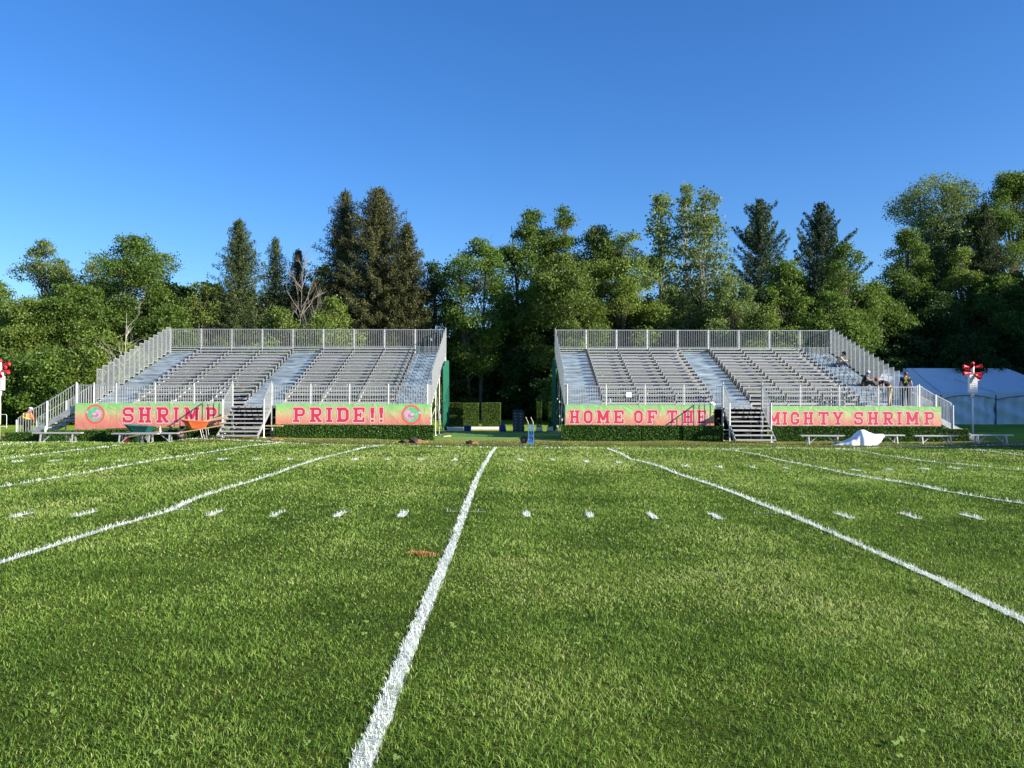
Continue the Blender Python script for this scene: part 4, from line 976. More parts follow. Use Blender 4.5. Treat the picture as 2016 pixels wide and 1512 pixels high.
blob('dry_grass_heap', M['drygrass'], (*onground(826, 872), -.29), .38, .15, .09, 4, 'low rusty heap of dead grass beside the tallest soil clod', 'grass heap', .35)
blob('dry_grass_heap', M['drygrass'], (*onground(937, 874), -.29), .16, .1, .06, 5, 'tiny rusty clump beside the clod by the turf mat', 'grass heap', .35)
blob('dry_grass_heap', M['drygrass'], (*onground(545, 866), -.20), .30, .12, .07, 6, 'small brown heap at the foot of the left front staircase', 'grass heap', .35)
x, y = onground(852, 1093); q = np.stack([x-.10+rng.normal(0, .07, 450), y+rng.normal(0, .04, 450)+.0], 1); q[:, 1] -= (q[:, 0]-x)*.35
M['rust'] = leaf_mat('rust_grass', (.36,.18,.05), (.62,.34,.12), .2, .6, 0)
tag(link('dead_grass_patch', blades_mesh('dead_grass_patch', q, .042, .006, rng.random(len(q)), 1.2, 4), M['rust']), 'rust coloured dead grass patch left of the centre yard line', 'grass patch', kind='stuff')

# paper and plastic on the right grandstand
x = at(1240, YF-.03); m = MB(); m.box(-.13, .13, -.004, .004, -.12, .12); o = m.build('paper_notice', M['paper']); o.location = (x, YF-.035, zat(1240, 777, YF)); tag(o, 'blank white paper tied to the front rail above HOME OF THE', 'notice')
x = at(1403, YF+.3); blob('plastic_bag', M['tarp'], (x, YF+.3, ZD), .17, .12, .17, 9, 'crumpled pale plastic bag behind the rail by the right front staircase', 'bag', .3)
x = at(1202, YF+.3); blob('plastic_cup', M['white'], (x, YF+.25, ZD+.2), .07, .07, .16, 10, 'small white cup behind the rail left of the paper notice', 'cup', .1)

# crowd barrier far left
x, y = at(9, 60), 60; r = empty('crowd_barrier', (x, y, g(x, y)), 0, 'thin metal crowd barrier on the lawn at far left', 'barrier')
m = MB()
for dx in (-.45, .05): m.tube([(dx-.25,0,0),(dx-.25,0,.9),(dx-.2,0,.98),(dx+.15,0,.98),(dx+.2,0,.9),(dx+.2,0,0)], .018, 6)
m.bar((-.7,0,.12),(.3,0,.12),.03); m.build('frame', M['white'], r)

# ------------------------------------------------------------------ tent
def tent():
    D0, D1 = 72., 81.; DR = 76.5; xa, xb = at(1715, D0), at(2120, D0); zg = -.55; ze = zat(1900, 773, D0); zr = zat(1900, 725, DR)
    rxa, rxb = at(1745, DR), at(1986, DR)
    root = empty('marquee_tent', ((xa+xb)/2, DR, zg), 0, 'long white marquee tent in shade behind the right grandstand', 'tent'); c = root.location.copy()
    T = lambda x, y, z: (x-c.x, y-c.y, z-c.z)
    def quad(name, P, nx_, ny_, wob, mt=M['tent'], parent=root):
        V = []
        for j in range(ny_+1):
            for i in range(nx_+1):
                u, v = i/nx_, j/ny_; a = Vector(P[0]).lerp(Vector(P[1]), u); b = Vector(P[3]).lerp(Vector(P[2]), u); p = a.lerp(b, v); V.append(T(*(p+Vector(wob(u, v)))))
        m = MB(); m.add(V, [(j*(nx_+1)+i, j*(nx_+1)+i+1, (j+1)*(nx_+1)+i+1, (j+1)*(nx_+1)+i) for j in range(ny_) for i in range(nx_)])
        o = m.build(name, mt, parent, True); return o
    sag = lambda u, v: (0, 0, -.10*math.sin(math.pi*v)-.05*abs(math.sin(u*4*math.pi))*(1-v))
    roof = quad('roof', [(xa, D0, ze), (xb, D0, ze), (rxb, DR, zr), (rxa, DR, zr)], 60, 14, sag)
    quad('roof', [(xb, D0, ze), (xb, D1, ze), (rxb, DR, zr), (rxb, DR, zr)], 12, 12, lambda u, v: (0, 0, -.08*math.sin(math.pi*v)))
    quad('roof', [(xb, D1, ze), (xa, D1, ze), (rxa, DR, zr), (rxb, DR, zr)], 30, 10, sag)
    quad('roof', [(xa, D1, ze), (xa, D0, ze), (rxa, DR, zr), (rxa, DR, zr)], 12, 12, lambda u, v: (0, 0, -.08*math.sin(math.pi*v)))
    bays = [xa+(xb-xa)*t for t in (0, .33, .615, 1.0)]
    bays[1] = at(1854, D0); bays[2] = at(1962, D0)
    for i in range(3):
        a, b = bays[i]+.06, bays[i+1]-.06
        def wf(u, v, i=i): return (0, -.05*math.sin(u*23+i+v*3)*(.3+.7*math.sin(math.pi*v))-.16*math.sin((u+v*.9)*11+i)*v*(1-v)*3-.04*math.sin(u*41), -.02*abs(math.sin(u*9)))
        quad('side_wall', [(a, D0+.05, zg), (b, D0+.05, zg), (b, D0+.05, ze-.22), (a, D0+.05, ze-.22)], 70, 16, wf)
        V = []; n = 24
        for k in range(n+1):
            u = k/n; x = bays[i]+(bays[i+1]-bays[i])*u; arch = .22+.36*(2*u-1)**2; V += [T(x, D0-.03, ze-arch), T(x, D0-.03, ze+.01)]
        m = MB(); m.add(V, [(2*k, 2*k+2, 2*k+3, 2*k+1) for k in range(n)]); m.build('valance', M['tent'], root)
        m = MB(); m.tube([Vector(V[2*k])+Vector((0, -.01, 0)) for k in range(n+1)], .035, 5); m.build('valance_trim', M['tentseam'], root)
    quad('side_wall', [(xb, D0, zg), (xb, D1, zg), (xb, D1, ze), (xb, D0, ze)], 20, 6, lambda u, v: (.06*math.sin(u*20), 0, 0))
    for b in bays:
        m = MB(); m.tube([T(b, D0, zg), T(b, D0, ze-.2)], .07, 8); m.build('pole', M['tentpole'], root)
    for (bx, tx, ty) in ((bays[1], at(1797, DR), DR), (bays[2], bays[2]-2.2, D0+2.6)):
        P = []
        for k in range(13):
            t = k/12; x = bx+(tx-bx)*t; y = D0+(ty-D0)*t; v = (y-D0)/(DR-D0); z = ze+(zr-ze)*v-.10*math.sin(math.pi*v)+.02; P.append(T(x, y, z))
        m = MB(); m.tube(P, .016, 5); m.build('seam', M['tentseam'], root)
tent()

# ------------------------------------------------------------------ people
def skin_mesh(name, chains, mt, parent, root_i=0, sub=1):
    """chains: list of [(x,y,z,r) ...]; identical points are shared so the surface is continuous"""
    idx = {}; V = []; Rr = []; E = []
    for ch in chains:
        prev = None
        for (x, y, z, r) in ch:
            k = (round(x, 3), round(y, 3), round(z, 3))
            if k not in idx: idx[k] = len(V); V.append((x, y, z)); Rr.append(r)
            if prev is not None and prev != idx[k]: E.append((prev, idx[k]))
            prev = idx[k]
    me = bpy.data.meshes.new(name); me.from_pydata(V, E, []); o = bpy.data.objects.new(name, me); COL.objects.link(o)
    sk = o.modifiers.new('skin', 'SKIN'); sk.use_smooth_shade = True
    me.skin_vertices[0].data[root_i].use_root = True
    for i, r in enumerate(Rr): me.skin_vertices[0].data[i].radius = (r, r) if not isinstance(r, tuple) else r
    ss = o.modifiers.new('sub', 'SUBSURF'); ss.levels = sub; ss.render_levels = sub
    bpy.context.view_layer.update()
    dg = bpy.context.evaluated_depsgraph_get(); nm = bpy.data.meshes.new_from_object(o.evaluated_get(dg)); nm.name = name
    bpy.data.objects.remove(o); bpy.data.meshes.remove(me)
    nm.materials.clear()
    return link(name, nm, mt, parent, True)
def person(loc, rz, J, label, shirt, trousers, sleeve=.5, hat=None, hairmat=None, extra=None, scale=1):
    """J: joints; facing +x locally. Arms and legs as ('L','R')"""
    root = empty('person', loc, rz, label, 'person', None); root.scale = (scale,)*3
    v = {k: Vector(p) for k, p in J.items()}
    pel, chest, neck, head = v['pelvis'], v['chest'], v['neck'], v['head']; mid = (pel+chest)/2+Vector(J.get('bow', (0, 0, 0)))
    up = (head-neck).normalized(); fwd = Vector(J.get('look', (1, 0, 0))).normalized(); fwd = (fwd-up*fwd.dot(up)).normalized()
    P = lambda p, r: (p[0], p[1], p[2], r)
    crown = head+up*.09; ch = [[P(pel, .125), P(mid, .12), P(chest, .14), P(neck, .058), P(neck+up*.06, .056), P(head-up*.03+fwd*.005, .078), P(head+up*.03, .094), P(crown, .070)]]
    ch.append([P(head-up*.03+fwd*.005, .078), P(head-up*.055+fwd*.055, .036)])                        # chin / jaw
    ch.append([P(head+up*.03, .094), P(head+up*.0+fwd*.105, .014)])                                    # nose
    tor = [[P(pel, .142), P(mid, .138), P(chest, .158), P(neck-(neck-chest)*.18, .075)]]; legs = []
    for s in 'LR':
        sh, el, wr, hp, kn, an, to = (v[k+s] for k in ('sh', 'el', 'wr', 'hip', 'kn', 'an', 'to'))
        hd = (wr-el).normalized(); sd = hd.cross(Vector((0, 0, 1))); sd = sd.normalized() if sd.length > .01 else Vector((0, 1, 0)); palm = wr+hd*.075
        ch.append([P(chest, .14), P(sh, .062), P(sh.lerp(el, .5), .050), P(el, .040), P(el.lerp(wr, .4), .038), P(wr, .026), P(palm, .034)])
        dn = Vector((0, 0, -1)); dn = (dn-hd*dn.dot(hd)); dn = dn.normalized() if dn.length > .01 else Vector((1, 0, 0))
        for k, (o_, L_) in enumerate([(-.030, .070), (-.010, .082), (.010, .078), (.030, .062)]):
            a = palm+sd*o_+hd*.02; ch.append([P(palm, .034), P(a, .011), P(a+hd*L_*.55+dn*.01, .0095), P(a+hd*L_*.85+dn*.035, .008)])
        a = wr+hd*.03; ch.append([P(palm, .034), P(a-sd*.040+hd*.02, .011), P(a-sd*.055+hd*.055+dn*.02, .009)])
        ch.append([P(pel, .125), P(hp, .088), P(hp.lerp(kn, .5), .076), P(kn, .055), P(kn.lerp(an, .35), .052), P(an, .038), P(to, .032)])
        if sleeve > 0:
            e = [P(chest, .158), P(sh, .080), P(sh.lerp(el, .5), .066)]
            if sleeve > .6: e += [P(el, .058), P(el.lerp(wr, .5), .050), P(el.lerp(wr, .9), .042)]
            tor.append(e)
        else: tor.append([P(chest, .158), P(sh, .075)])
        legs.append([P(pel, .135), P(hp, .102), P(hp.lerp(kn, .5), .092), P(kn, .075), P(kn.lerp(an, .4), .068), P(an.lerp(kn, .08), .060)])
    skin_mesh('body', ch, M['skin'], root)
    skin_mesh('shirt', tor, shirt, root); skin_mesh('trousers', legs, trousers, root)
    for s in 'LR':
        an, to = v['an'+s], v['to'+s]; d = (to-an); skin_mesh('boot', [[P(an+Vector((0, 0, .07)), .052), P(an-Vector((0, 0, .02)), .055), P(to, .048)]], M['boot'], root)
    q = up.to_track_quat('Z', 'Y').to_matrix(); 
    xax = fwd; yax = up.cross(xax).normalized(); q = Matrix((xax, yax, up)).transposed()
    hc = head+up*.045
    if hat:
        m = MB(); m.lathe([(.128, -.005), (.128, .02), (.118, .07), (.085, .115), (.04, .137), (0, .142)], 16, hc, q); 
        vs = []
        for k in range(9):
            t = R(-60+15*k); rr = .185 if hat != 'cap' else .20; a = q @ Vector((math.cos(t)*.125, math.sin(t)*.125, .0)); b = q @ Vector((math.cos(t)*rr, math.sin(t)*rr*.9, -.015)); vs += [hc+a, hc+b]
        m.add(vs, [(2*k, 2*k+1, 2*k+3, 2*k+2) for k in range(8)])
        m.build('helmet' if hat != 'cap' else 'cap', M['helmet'] if hat != 'cap' else M['blackcloth'], root, True)
    if hairmat:
        bm = bmesh.new(); bmesh.ops.create_icosphere(bm, subdivisions=2, radius=1)
        for vv in bm.verts:
            c = vv.co; c = Vector((c.x*.105-.018, c.y*.098, c.z*.115+.02)); 
            if c.x > .055 and c.z < .06: c.x = .05
            vv.co = (q @ c)+head+up*.02
        me = bpy.data.meshes.new('hair'); bm.to_mesh(me); bm.free(); link('hair', me, hairmat, root, True)
    m = MB()
    for s in (-1, 1): m.lathe([(0, -.009), (.008, -.005), (.009, 0), (.006, .007), (0, .009)], 6, head+up*.028+fwd*.090+yax*.032*s)
    m.build('eyes', M['hair'], root)
    if extra: extra(root, v, q)
    return root
# 1 stooping worker in an orange vest at far left, seen from behind
J = dict(pelvis=(0,0,.86), chest=(.10,0,1.18), neck=(.16,0,1.33), head=(.25,0,1.43), look=(1,.1,-.6), shL=(.10,.19,1.26), shR=(.10,-.19,1.26), elL=(.12,.30,1.0), elR=(.14,-.30,1.0), wrL=(.30,.20,.88), wrR=(.32,-.18,.88),
   hipL=(0,.10,.84), hipR=(0,-.10,.84), knL=(.10,.13,.46), knR=(.08,-.13,.46), anL=(-.02,.13,.09), anR=(-.02,-.14,.09), toL=(.14,.15,.04), toR=(.14,-.16,.04))
def vest(root, v, q):
    P = lambda p, r: (p[0], p[1], p[2], r)
    c, p_ = v['chest'], v['pelvis']; m = p_.lerp(c, .45)
    skin_mesh('vest', [[P(p_.lerp(c, .12), .158), P(m, .155), P(c, .172), P(c.lerp(v['neck'], .6), .085)], [P(c, .172), P(v['shL'], .088)], [P(c, .172), P(v['shR'], .088)]], M['hivis'], root)
    b = MB(); d = (c-p_).normalized(); qq = d.to_track_quat('Z', 'Y').to_matrix(); b.lathe([(.165, -.03), (.168, .03)], 18, m, qq)
    for s in (-.10, .10): b.bar(m+Vector((-.14, s, .0)), c+Vector((-.16, s, .10)), .045, .03)
    b.build('reflective_tape', M['hiyel'], root)
x, y = at(54, 43), 43
person((x, y, g(x, y)-.05), R(80), J, 'stooping worker in orange vest and white helmet behind the left stair rail', M['hivis'], M['blackcloth'], 1, 'helmet', None, vest)
# seated template, facing +x
def seated(lean=.12, arms=None):
    J = dict(pelvis=(0,0,.12), chest=(.06+lean,0,.47), neck=(.10+lean*1.5,0,.62), head=(.16+lean*1.8,0,.74), look=(1,0,-.5), shL=(.07+lean,.19,.55), shR=(.07+lean,-.19,.55),
        elL=(.22+lean,.22,.34), elR=(.24+lean,-.22,.36), wrL=(.46+lean,.14,.36), wrR=(.48+lean,-.12,.38), hipL=(.03,.10,.11), hipR=(.03,-.10,.11),
        knL=(.36,.16,.36), knR=(.42,-.15,.28), anL=(.50,.17,.02), anR=(.62,-.15,.0), toL=(.66,.20,.0), toR=(.78,-.17,.01))
    return J
row = lambda i: (Y0+RD*i, Z0+RR*i)
i = 10; yr, zr = Y0+RD*i, Z0+RR*i
def tool(root, v, q):
    m = MB(); m.tube([v['wrR']+Vector((.06, .05, .0)), v['wrR']+Vector((.24, .06, .04))], .03, 8); m.build('work_glove', M['blackcloth'], root)
person((at(1654, yr), yr+.3, zr), R(-12), seated(.10), 'seated worker in tan jacket and dark cap high on the right aisle steps', M['tan'], M['denim'], 1, 'cap', None, tool)
i = 4; yr, zr = Y0+RD*i, Z0+RR*i
person((at(1706, yr), yr+.3, zr+.02), R(-15), seated(.03), 'seated worker in black shirt and white helmet low on the right aisle steps', M['blackcloth'], M['blackcloth'], .5, 'helmet', None)
# bending worker facing left
J = dict(pelvis=(0,0,.95), chest=(.36,0,1.25), neck=(.50,0,1.30), head=(.62,0,1.33), look=(.3,0,-1), bow=(-.02,0,.08), shL=(.40,.18,1.23), shR=(.40,-.18,1.23), elL=(.44,.22,.97), elR=(.48,-.22,1.0), wrL=(.62,.15,.92), wrR=(.68,-.12,1.0),
   hipL=(0,.10,.92), hipR=(0,-.10,.92), knL=(.10,.12,.50), knR=(-.06,-.12,.50), anL=(.12,.12,.09), anR=(-.10,-.12,.09), toL=(.28,.13,.04), toR=(.06,-.13,.04))
xb2 = at(1754, 40.1)
person((xb2, 40.1, ZD), R(180), J, 'worker bending forward in black shirt and khaki trousers on the walkway', M['blackcloth'], M['khaki'], .5, None, M['rhair'], None, .98)
J = dict(pelvis=(0,0,.95), chest=(0,0,1.33), neck=(.01,0,1.50), head=(.03,0,1.62), look=(1,.5,-.1), shL=(0,.19,1.42), shR=(0,-.19,1.42), elL=(-.03,.27,1.14), elR=(-.03,-.27,1.14), wrL=(.06,.26,.90), wrR=(.05,-.26,.90),
   hipL=(0,.10,.93), hipR=(0,-.10,.93), knL=(.02,.12,.50), knR=(.02,-.12,.50), anL=(0,.13,.09), anR=(0,-.13,.09), toL=(.15,.15,.04), toR=(.15,-.15,.04))
def backprint(root, v, q):
    b = MB(); c = v['chest']; V = [(-.168, -.10, .12), (-.168, .10, .12), (-.168, .03, .02), (-.166, .09, -.14), (-.166, .04, -.14), (-.166, 0, -.06), (-.166, -.04, -.14), (-.166, -.09, -.14), (-.168, -.03, .02)]
    V = [Vector(p)+c for p in V]; W_ = [p+Vector((-.004, 0, 0)) for p in V]; b.add(W_, [(1, 0, 8, 2), (2, 8, 7, 6, 5, 4, 3)]); b.build('back_print', M['hiyel'], root)
xs_ = at(1785, 40.3)
person((xs_, 40.3, ZD), R(70), J, 'worker in black shirt with yellow mark on the back standing at the walkway end', M['blackcloth'], M['blackcloth'], .5, None, M['rhair'], backprint, .98)

# ------------------------------------------------------------------ trees
LM = dict(
 maple=leaf_mat('maple_leaf', (.045,.100,.014), (.215,.320,.042), .48),
 lime=leaf_mat('light_green_leaf', (.075,.128,.018), (.265,.345,.055), .48),
 poplar=leaf_mat('poplar_leaf', (.090,.145,.036), (.290,.370,.105), .48),
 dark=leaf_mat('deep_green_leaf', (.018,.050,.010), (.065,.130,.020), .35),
 spruce=leaf_mat('spruce_needle', (.024,.044,.014), (.100,.135,.040), .2),
 bspruce=leaf_mat('brownish_spruce_needle', (.030,.040,.012), (.125,.125,.036), .2),
 pine=leaf_mat('pine_needle', (.020,.045,.022), (.080,.125,.055), .15),
)
def trunk_mesh(mb, H, r, rg, bend=.3, z0=-.3, top=.92):
    n = 9; pts = []; a = rg.random()*6.28
    for i in range(n+1):
        t = i/n; pts.append((bend*math.sin(t*2.5+a)*t, bend*math.cos(t*2.1+a)*t, z0+(H*top-z0)*t))
    mb.tube(pts, [r*(1.35 if i == 0 else 1)*(1-.86*i/n) for i in range(n+1)], 9); return pts
def ptat(pts, z):
    for a, b in zip(pts[:-1], pts[1:]):
        if a[2] <= z <= b[2]:
            t = (z-a[2])/(b[2]-a[2]); return Vector(a).lerp(Vector(b), t)
    return Vector(pts[-1])
def decid(H, W, cb, seed, shape='round', dens=1.0, leaf=.15, r=None, bark='bark', nl=None, lr=(.20, .34), stems=1, lean=(0, 0)):
    rg = np.random.default_rng(seed); mb = MB(); r = r or H*.014
    bases = [(0, 0)] if stems == 1 else [(-W*.12, 0), (W*.12, .3)]
    tr = []
    for bx, by in bases:
        m2 = MB(); tp = trunk_mesh(m2, H*(1 if bx <= 0 else .95), r, rg, .35); tp = [(p[0]+bx*(1+2.2*max(0, p[2])/H)+lean[0]*max(p[2], 0)/H, p[1]+by, p[2]) for p in tp]
        mb.tube(tp, [r*(1.35 if i == 0 else 1)*(1-.86*i/9) for i in range(10)], 9); tr.append(tp)
    nl = nl or int(30+W*9)
    lobes = []
    for i in range(nl):
        t = (i+.5)/nl if i % 2 else rg.random(); t = min(max(t, .02), .99)
        if shape == 'round': pf = math.sin(math.pi*(.10+.84*t))**.65
        elif shape == 'oval': pf = math.sin(math.pi*(.16+.80*t))**.8
        elif shape == 'column': pf = (1-t**2.2*.75)*(.55+.45*min(1, t*4))
        elif shape == 'vase': pf = (.35+.65*t)*math.sqrt(max(0, 1-t**5))*1.02
        else: pf = 1-t*.7
        lrad = W*rg.uniform(*lr)*(.75 if t > .85 else 1); ang = rg.random()*2*math.pi; rho = max(0, W*pf*rg.uniform(.88, 1.18)-lrad*.6)*math.sqrt(rg.uniform(.30, 1))
        z = cb+(H-cb)*t-lrad*.5*(t > .8); lobes.append((np.array([math.cos(ang)*rho+lean[0]*z/H, math.sin(ang)*rho, z]), lrad))
    lobes.append((np.array([lean[0], 0, H-.5*W*lr[0]]), W*lr[0]*.8))
    P = []; T = []
    for c, lrad in lobes:
        tp = tr[rg.integers(len(tr))]; zs = max(cb*.75, c[2]*rg.uniform(.55, .8)); a = ptat(tp, min(zs, H*.85)); b = Vector(c)
        mid_ = a.lerp(b, .55)+Vector((0, 0, .12*(b-a).length)); rr = r*.34*(1-.5*c[2]/H)
        mb.tube([a, mid_, b], [rr, rr*.6, rr*.25], 5, False)
        for _ in range(3):
            e = b+Vector(rg.normal(size=3))*lrad*.6; mb.tube([mid_.lerp(b, .6), e], [rr*.3, rr*.1], 4, False)
        k = max(6, int(18*dens*lrad**1.7/ (leaf/.15)**.5)); d = rg.normal(size=(k, 3)); d[:, 2] += .25; d /= np.linalg.norm(d, axis=1)[:, None]
        cp = c+d*(lrad*(.55+.55*rg.random(k)))[:, None]*np.array([1, 1, .80]); m_ = 17; sg = .17+.10*lrad
        q = np.repeat(cp, m_, 0)+rg.normal(size=(k*m_, 3))*sg*np.array([1, 1, .6]); P.append(q); T.append(np.clip(np.repeat(rg.random(k)*.6+rg.random()*.25, m_)+rg.normal(0, .12, k*m_), 0, 1))
    P = np.concatenate(P); T = np.concatenate(T); me = leaf_quads('crown', P, leaf, T, rg, .62, .15)
    tm_ = bpy.data.meshes.new('trunk'); tm_.from_pydata(mb.v, [], mb.f); tm_.materials.append(M[bark])
    return tm_, me
def conifer(H, W, cb, seed, kind='spruce', dens=1.0, r=None, ragged=.25):
    rg = np.random.default_rng(seed); mb = MB(); r = r or H*.013; tp = trunk_mesh(mb, H, r, rg, .12, top=.985); P = []; T = []; S_ = []
    z = cb; pine = kind == 'pine'
    gust = rg.random(12)
    while z < H-.15:
        t = (z-cb)/(H-cb); L0 = W*((1-t)**(.68 if not pine else .66))*(1 if not pine else .75+.5*math.sin(t*19+seed)**2); L0 = max(L0, .22)
        nb = 9 if not pine else 7; a0 = rg.random()*6.28
        for k in range(nb):
            a = a0+k*2*math.pi/nb+rg.normal(0, .2); L = L0*min(math.exp(rg.normal(-.02, ragged*1.35)), 1.38)*(1.05 if not pine else 1.12); L = max(L, .2)
            sl = (-.20-.25*(1-t)+.45*t) if not pine else (.28+.55*t)
            d = Vector((math.cos(a), math.sin(a), sl)).normalized(); o_ = ptat(tp, z); tipup = .22*L if not pine else .18*L
            pts = [o_, o_+d*L*.5, o_+d*L+Vector((0, 0, tipup))]; rr = r*.16*(1-t)+.012
            mb.tube(pts, [rr, rr*.6, rr*.25], 4, False)
            st = .26 if not pine else .30; ns = max(2, int(L/st)); u0 = .12 if not pine else .25
            for j in range(ns+1):
                u = u0+(1-u0)*j/ns; p = o_+d*L*u+Vector((0, 0, tipup*u*u))
                side = Vector((-math.sin(a), math.cos(a), 0)); wv = (1-u)*.42*L*(.55 if not pine else .5)+.10
                m_ = int((15 if not pine else 24)*dens)
                off = rg.normal(size=(m_, 3)); q = np.array(p)+off[:, :1]*np.array(side)*wv*.62+np.array([0, 0, 1])*(off[:, 1:2]*.09-(abs(off[:, 2:3])*.16 if not pine else -abs(off[:, 2:3])*.10))+rg.normal(size=(m_, 3))*.07
                P.append(q); tt = rg.random()*.35+.45*rg.random(m_)+.2*u; T.append(tt)
        z += (.37 if not pine else .62)*(.8+.4*rg.random())*(1 if t < .7 else .8)
    # leader
    q = np.array([0, 0, 1.])*(H-.35+.5*rg.random(30))[:, None]+np.array([tp[-1][0], tp[-1][1], 0])+rg.normal(size=(30, 3))*.06; P.append(q); T.append(rg.random(30))
    P = np.concatenate(P); T = np.clip(np.concatenate(T), 0, 1); me = leaf_quads('crown', P, (.10 if not pine else .13), T, rg, .34 if not pine else .30, .35 if not pine else -.3)
    tm_ = bpy.data.meshes.new('trunk'); tm_.from_pydata(mb.v, [], mb.f); tm_.materials.append(M['bark'])
    return tm_, me
def plant(name, meshes, x, y, label, group=None, lm='maple', rz=0, s=1, cat='tree'):
    root = empty(name, (x, y, g(x, y)-.02), rz, label, cat, group); root.scale = (s,)*3
    tm_, cm = meshes
    o = bpy.data.objects.new('trunk', tm_); COL.objects.link(o); o.parent = root
    if not cm.materials: cm.materials.append(LM[lm])
    o = bpy.data.objects.new('crown', cm); COL.objects.link(o); o.parent = root
    return root
def hgt(px, py, D): return zat(px, py, D)-g(at(px, D), D)
TR = 'trees lining the edge of the wood behind the grandstands'
# (kind, px, top py, half width px, D, crown-bottom fraction, leaf material, shape, density, label)
T_ = [
 ('d',-30,548,75,80,.15,'maple','round',1.0,'green rounded tree at the far left edge'),
 ('d',88,474,66,86,.14,'poplar','oval',.8,'pale airy tree rising highest at far left'),
 ('d',185,512,56,88,.16,'poplar','oval',.45,'thin sparse tree between the two tall left crowns'),
 ('d2',272,468,84,82,.36,'maple','round',.85,'tall twin-stemmed maple left of the dark spruce'),
 ('d',55,590,80,74,.08,'lime','round',1.0,'bushy yellow-green tree at far left'),
 ('d',150,560,85,76,.08,'maple','round',1.1,'broad dark green tree below the thin sparse tree'),
 ('d',215,655,75,68,.05,'lime','round',1.0,'low leafy tree just above the left side staircase'),
 ('d',100,690,80,67,.03,'maple','round',1.1,'low dark bushy tree over the orange-vested worker'),
 ('d',-10,700,80,68,.03,'dark','round',1.1,'low dark tree behind the left signal pole'),
 ('d',330,600,60,76,.10,'maple','round',1.0,'green tree below the right side of the twin-stemmed maple'),
 ('d',398,558,56,80,.12,'lime','round',.8,'yellow-green tree just left of the dark spruce'),
 ('s',470,430,60,82,.04,'spruce','',1.15,'dense dark green spruce standing alone at left'),
 ('s',541,467,44,84,.05,'spruce','',.75,'thin spruce with bare upswept side branches'),
 ('s',585,490,38,86,.05,'bspruce','',.8,'small narrow spruce behind the bleached dead tree'),
 ('d',560,608,60,72,.05,'lime','round',.9,'leafy yellow-green tree below the thin spruce'),
 ('d',655,585,62,73,.05,'lime','oval',.7,'bright green sapling cluster before the big spruces'),
 ('s',678,372,68,84,.05,'bspruce','',.95,'tall ragged spruce left of the biggest spruce'),
 ('s',745,366,98,82,.03,'bspruce','',1.3,'biggest brownish spruce with a blunt top'),
 ('s',802,438,50,80,.03,'bspruce','',1.15,'brown spruce leaning against the right of the biggest one'),
 ('d',640,520,48,90,.1,'dark','oval',.9,'dark tree wedged behind the sapling cluster'),
 ('d',855,515,50,84,.10,'dark','oval',1.0,'dark tree right of the brown spruce'),
 ('d2',937,473,66,80,.28,'maple','round',.95,'rounded dark maple with sky showing through, above the gap'),
 ('d2',1045,412,72,84,.12,'maple','oval',1.15,'tall dark maple left of the two-headed crown'),
 ('d',1108,404,52,83,.15,'maple','oval',1.15,'tall maple head right of the gap'),
 ('d',1120,500,88,77,.06,'lime','round',1.1,'broad yellow-green tree in front of the tall maples'),
 ('d',1178,447,78,83,.10,'poplar','oval',1.0,'pale green crown between maple and poplars'),
 ('d',1225,460,76,79,.06,'lime','round',1.0,'yellow-green willow-like tree left of the poplars'),
 ('p',1306,383,50,80,.18,'poplar','column',.72,'leftmost tall poplar with a leafy dark left side'),
 ('p',1352,363,36,82,.34,'poplar','column',.34,'thinnest and tallest poplar with a pale bare trunk'),
 ('p',1394,374,66,79,.26,'poplar','column',.50,'widest poplar with pale forked trunk'),
 ('d',1440,545,62,76,.05,'poplar','round',1.0,'dense pale green tree just right of the poplars'),
 ('n',1500,395,64,84,.12,'pine','',1.0,'left white pine with upswept boughs'),
 ('n',1622,403,62,86,.12,'pine','',1.0,'right white pine with long lower left boughs'),
 ('d',1548,512,52,79,.05,'maple','round',1.05,'round green tree below and between the two pines'),
 ('d',1672,483,62,79,.05,'maple','round',1.1,'green tree covering the foot of the right pine'),
 ('d',1510,605,65,73,.03,'lime','round',1.0,'low bright tree behind the right grandstand centre'),
 ('d',1640,575,62,74,.03,'maple','round',1.1,'low leafy tree behind the right end of the back rail'),
 ('d',1725,560,62,85,.05,'maple','round',1.1,'mid green tree left of the big open crown'),
 ('d2',1850,345,100,93,.50,'poplar','vase',.36,'largest open-crowned tree showing dark limbs against the sky'),
 ('d',1790,450,62,89,.1,'maple','oval',1.05,'green tree before the left side of the largest open crown'),
 ('s',1945,398,50,89,.05,'spruce','',1.1,'dark spruce wedged between two crowns at right'),
 ('d',1998,343,88,92,.20,'maple','round',1.15,'huge dense maple at the right edge'),
 ('d',1898,488,48,87,.1,'lime','round',1.0,'yellow-green crown below the largest open tree'),
 ('d',1965,545,80,85,.05,'maple','round',1.1,'dark green tree behind the tent at the right edge'),
 ('d',1840,575,75,86,.05,'dark','round',1.1,'dark tree directly behind the tent ridge'),
]
sd = 100
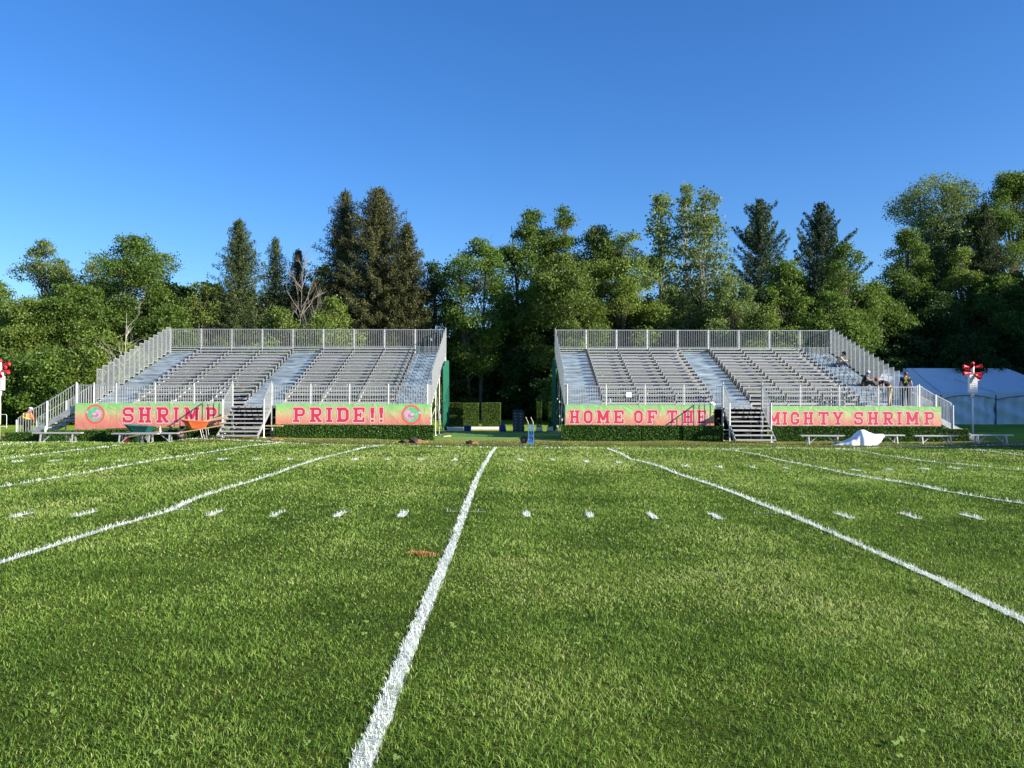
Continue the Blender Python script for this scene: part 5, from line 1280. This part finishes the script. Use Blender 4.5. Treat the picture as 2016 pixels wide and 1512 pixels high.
for (k, px, py, hw, D, cbf, lm, shp, dn, lab) in T_:
    sd += 7; H = hgt(px, py, D); W = hw/F*D*{'d': 1.14, 'd2': 1.14, 'p': 1.05, 's': 1.42, 'n': 1.5}[k]; x = at(px, D)
    if k in ('d', 'd2'): ms = decid(H, W, H*cbf, sd, shp, dn*1.5, .10, stems=2 if k == 'd2' else 1)
    elif k == 'p': ms = decid(H, W, H*cbf, sd, shp, dn, .13, bark='pbark', r=.21, lr=(.28, .5), nl=46)
    elif k == 's': ms = conifer(H, W, H*cbf, sd, 'spruce', dn, ragged=.22 if hw < 90 else .16)
    else: ms = conifer(H, W, H*cbf, sd, 'pine', dn, ragged=.2)
    nmn = {'d': 'broadleaf_tree', 'd2': 'broadleaf_tree', 'p': 'poplar_tree', 's': 'spruce_tree', 'n': 'pine_tree'}[k]
    plant(nmn, ms, x, D, lab, TR, lm)
# pale slim trunk standing before the left trees
def bare(px, ptop, pbot, D, label, seed, spread=.5, n=10, mt='pbark', r=.09, hbr=.35):
    rg = np.random.default_rng(seed); x = at(px, D); H = hgt(px, ptop, D); mb = MB(); root = empty('bare_tree', (x, D, g(x, D)-.02), 0, label, 'tree', TR)
    tp = trunk_mesh(mb, H, r, rg, .25, top=.9); mb2 = MB()
    t_ = MB(); t_.v, t_.f, t_.m = mb.v, mb.f, mb.m; t_.build('trunk', M[mt], root, True)
    def br(a, d, L, rr, dep):
        b = a+d*L; m_ = a.lerp(b, .5)+Vector(rg.normal(size=3))*L*.06; mb2.tube([a, m_, b], [rr, rr*.75, rr*.4], 5, False)
        if dep:
            for _ in range(3): br(m_.lerp(b, rg.random()), (d+Vector(rg.normal(size=3))*.45+Vector((0,0,.15))).normalized(), L*rg.uniform(.45, .75), rr*.5, dep-1)
    for _ in range(n):
        z = H*rg.uniform(hbr, .9); a = ptat(tp, z); an = rg.random()*6.28; br(a, Vector((math.cos(an)*spread, math.sin(an)*spread, rg.uniform(.5, 1))).normalized(), H*rg.uniform(.08, .2), r*.4, 2)
    mb2.build('branches', M[mt], root)
bare(590, 500, 640, 75, 'bleached dead tree with bare forked branches before the spruces', 5, .45, 26, 'dead', .075, .35)
bare(243, 590, 680, 66, 'slim pale trunk with bare side branches at left', 9, .9, 8, 'pbark', .07, .3)
bare(612, 560, 640, 72, 'second smaller bleached dead stem beside the dead tree', 15, .4, 14, 'dead', .05, .35)
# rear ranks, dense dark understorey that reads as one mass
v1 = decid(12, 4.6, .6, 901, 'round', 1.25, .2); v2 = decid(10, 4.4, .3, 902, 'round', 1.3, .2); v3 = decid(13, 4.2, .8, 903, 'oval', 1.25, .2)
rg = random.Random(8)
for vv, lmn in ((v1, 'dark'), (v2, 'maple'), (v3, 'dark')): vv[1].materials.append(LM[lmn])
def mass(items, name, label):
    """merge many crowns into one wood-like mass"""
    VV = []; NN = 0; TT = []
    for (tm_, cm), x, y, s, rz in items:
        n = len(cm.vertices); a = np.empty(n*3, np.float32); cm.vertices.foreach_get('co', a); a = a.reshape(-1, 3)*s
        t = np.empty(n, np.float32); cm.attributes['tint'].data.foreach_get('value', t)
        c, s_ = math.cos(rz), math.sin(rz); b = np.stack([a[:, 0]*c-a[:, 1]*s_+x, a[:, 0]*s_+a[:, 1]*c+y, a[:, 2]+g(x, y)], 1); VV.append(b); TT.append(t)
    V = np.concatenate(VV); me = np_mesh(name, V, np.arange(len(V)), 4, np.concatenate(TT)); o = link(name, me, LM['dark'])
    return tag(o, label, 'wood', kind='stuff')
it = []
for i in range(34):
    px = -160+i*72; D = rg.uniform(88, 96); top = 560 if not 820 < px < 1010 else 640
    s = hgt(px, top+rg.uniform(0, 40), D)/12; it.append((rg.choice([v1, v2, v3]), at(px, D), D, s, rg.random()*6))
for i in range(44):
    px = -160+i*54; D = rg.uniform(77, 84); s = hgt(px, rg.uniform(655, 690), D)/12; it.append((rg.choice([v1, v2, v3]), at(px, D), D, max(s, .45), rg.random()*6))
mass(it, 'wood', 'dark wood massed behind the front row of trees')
# sunlit leaf masses low behind the rails
it = []
v4 = decid(5, 2.6, .2, 905, 'round', 1.3, .16)
for i in range(40):
    px = -120+i*56+rg.uniform(-15, 15); D = rg.uniform(66, 73) if not (860 < px < 1110 or px > 1700) else rg.uniform(86, 92)
    if px > 1700: D = rg.uniform(86, 91)
    it.append((v4, at(px, D), D, rg.uniform(.7, 1.25), rg.random()*6))
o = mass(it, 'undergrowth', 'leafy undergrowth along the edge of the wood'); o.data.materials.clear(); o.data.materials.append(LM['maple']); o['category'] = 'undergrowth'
# trees standing right of the view, whose long shadows cross the tent and the right sideline
SG = 'trees right of the view that shade the tent'
for (x, y, s, vv) in [(60,50,1.45,v1),(70,58,1.9,v2),(66,66,1.5,v3),(80,70,1.7,v1),(74,45,1.55,v3),(62,76,1.8,v2),(56,60,1.3,v3),(86,52,1.8,v1),(70,80,1.6,v1),(62,15,1.50,v1),(60,20.2,1.27,v3),(69,24.5,1.72,v1),(64,29,1.68,v2),(58,84,1.5,v1),(68,37,1.6,v3)]:
    plant('broadleaf_tree', vv, x, y, 'tall broadleaf tree standing out of view to the right', SG, 'dark', rz=x, s=s)
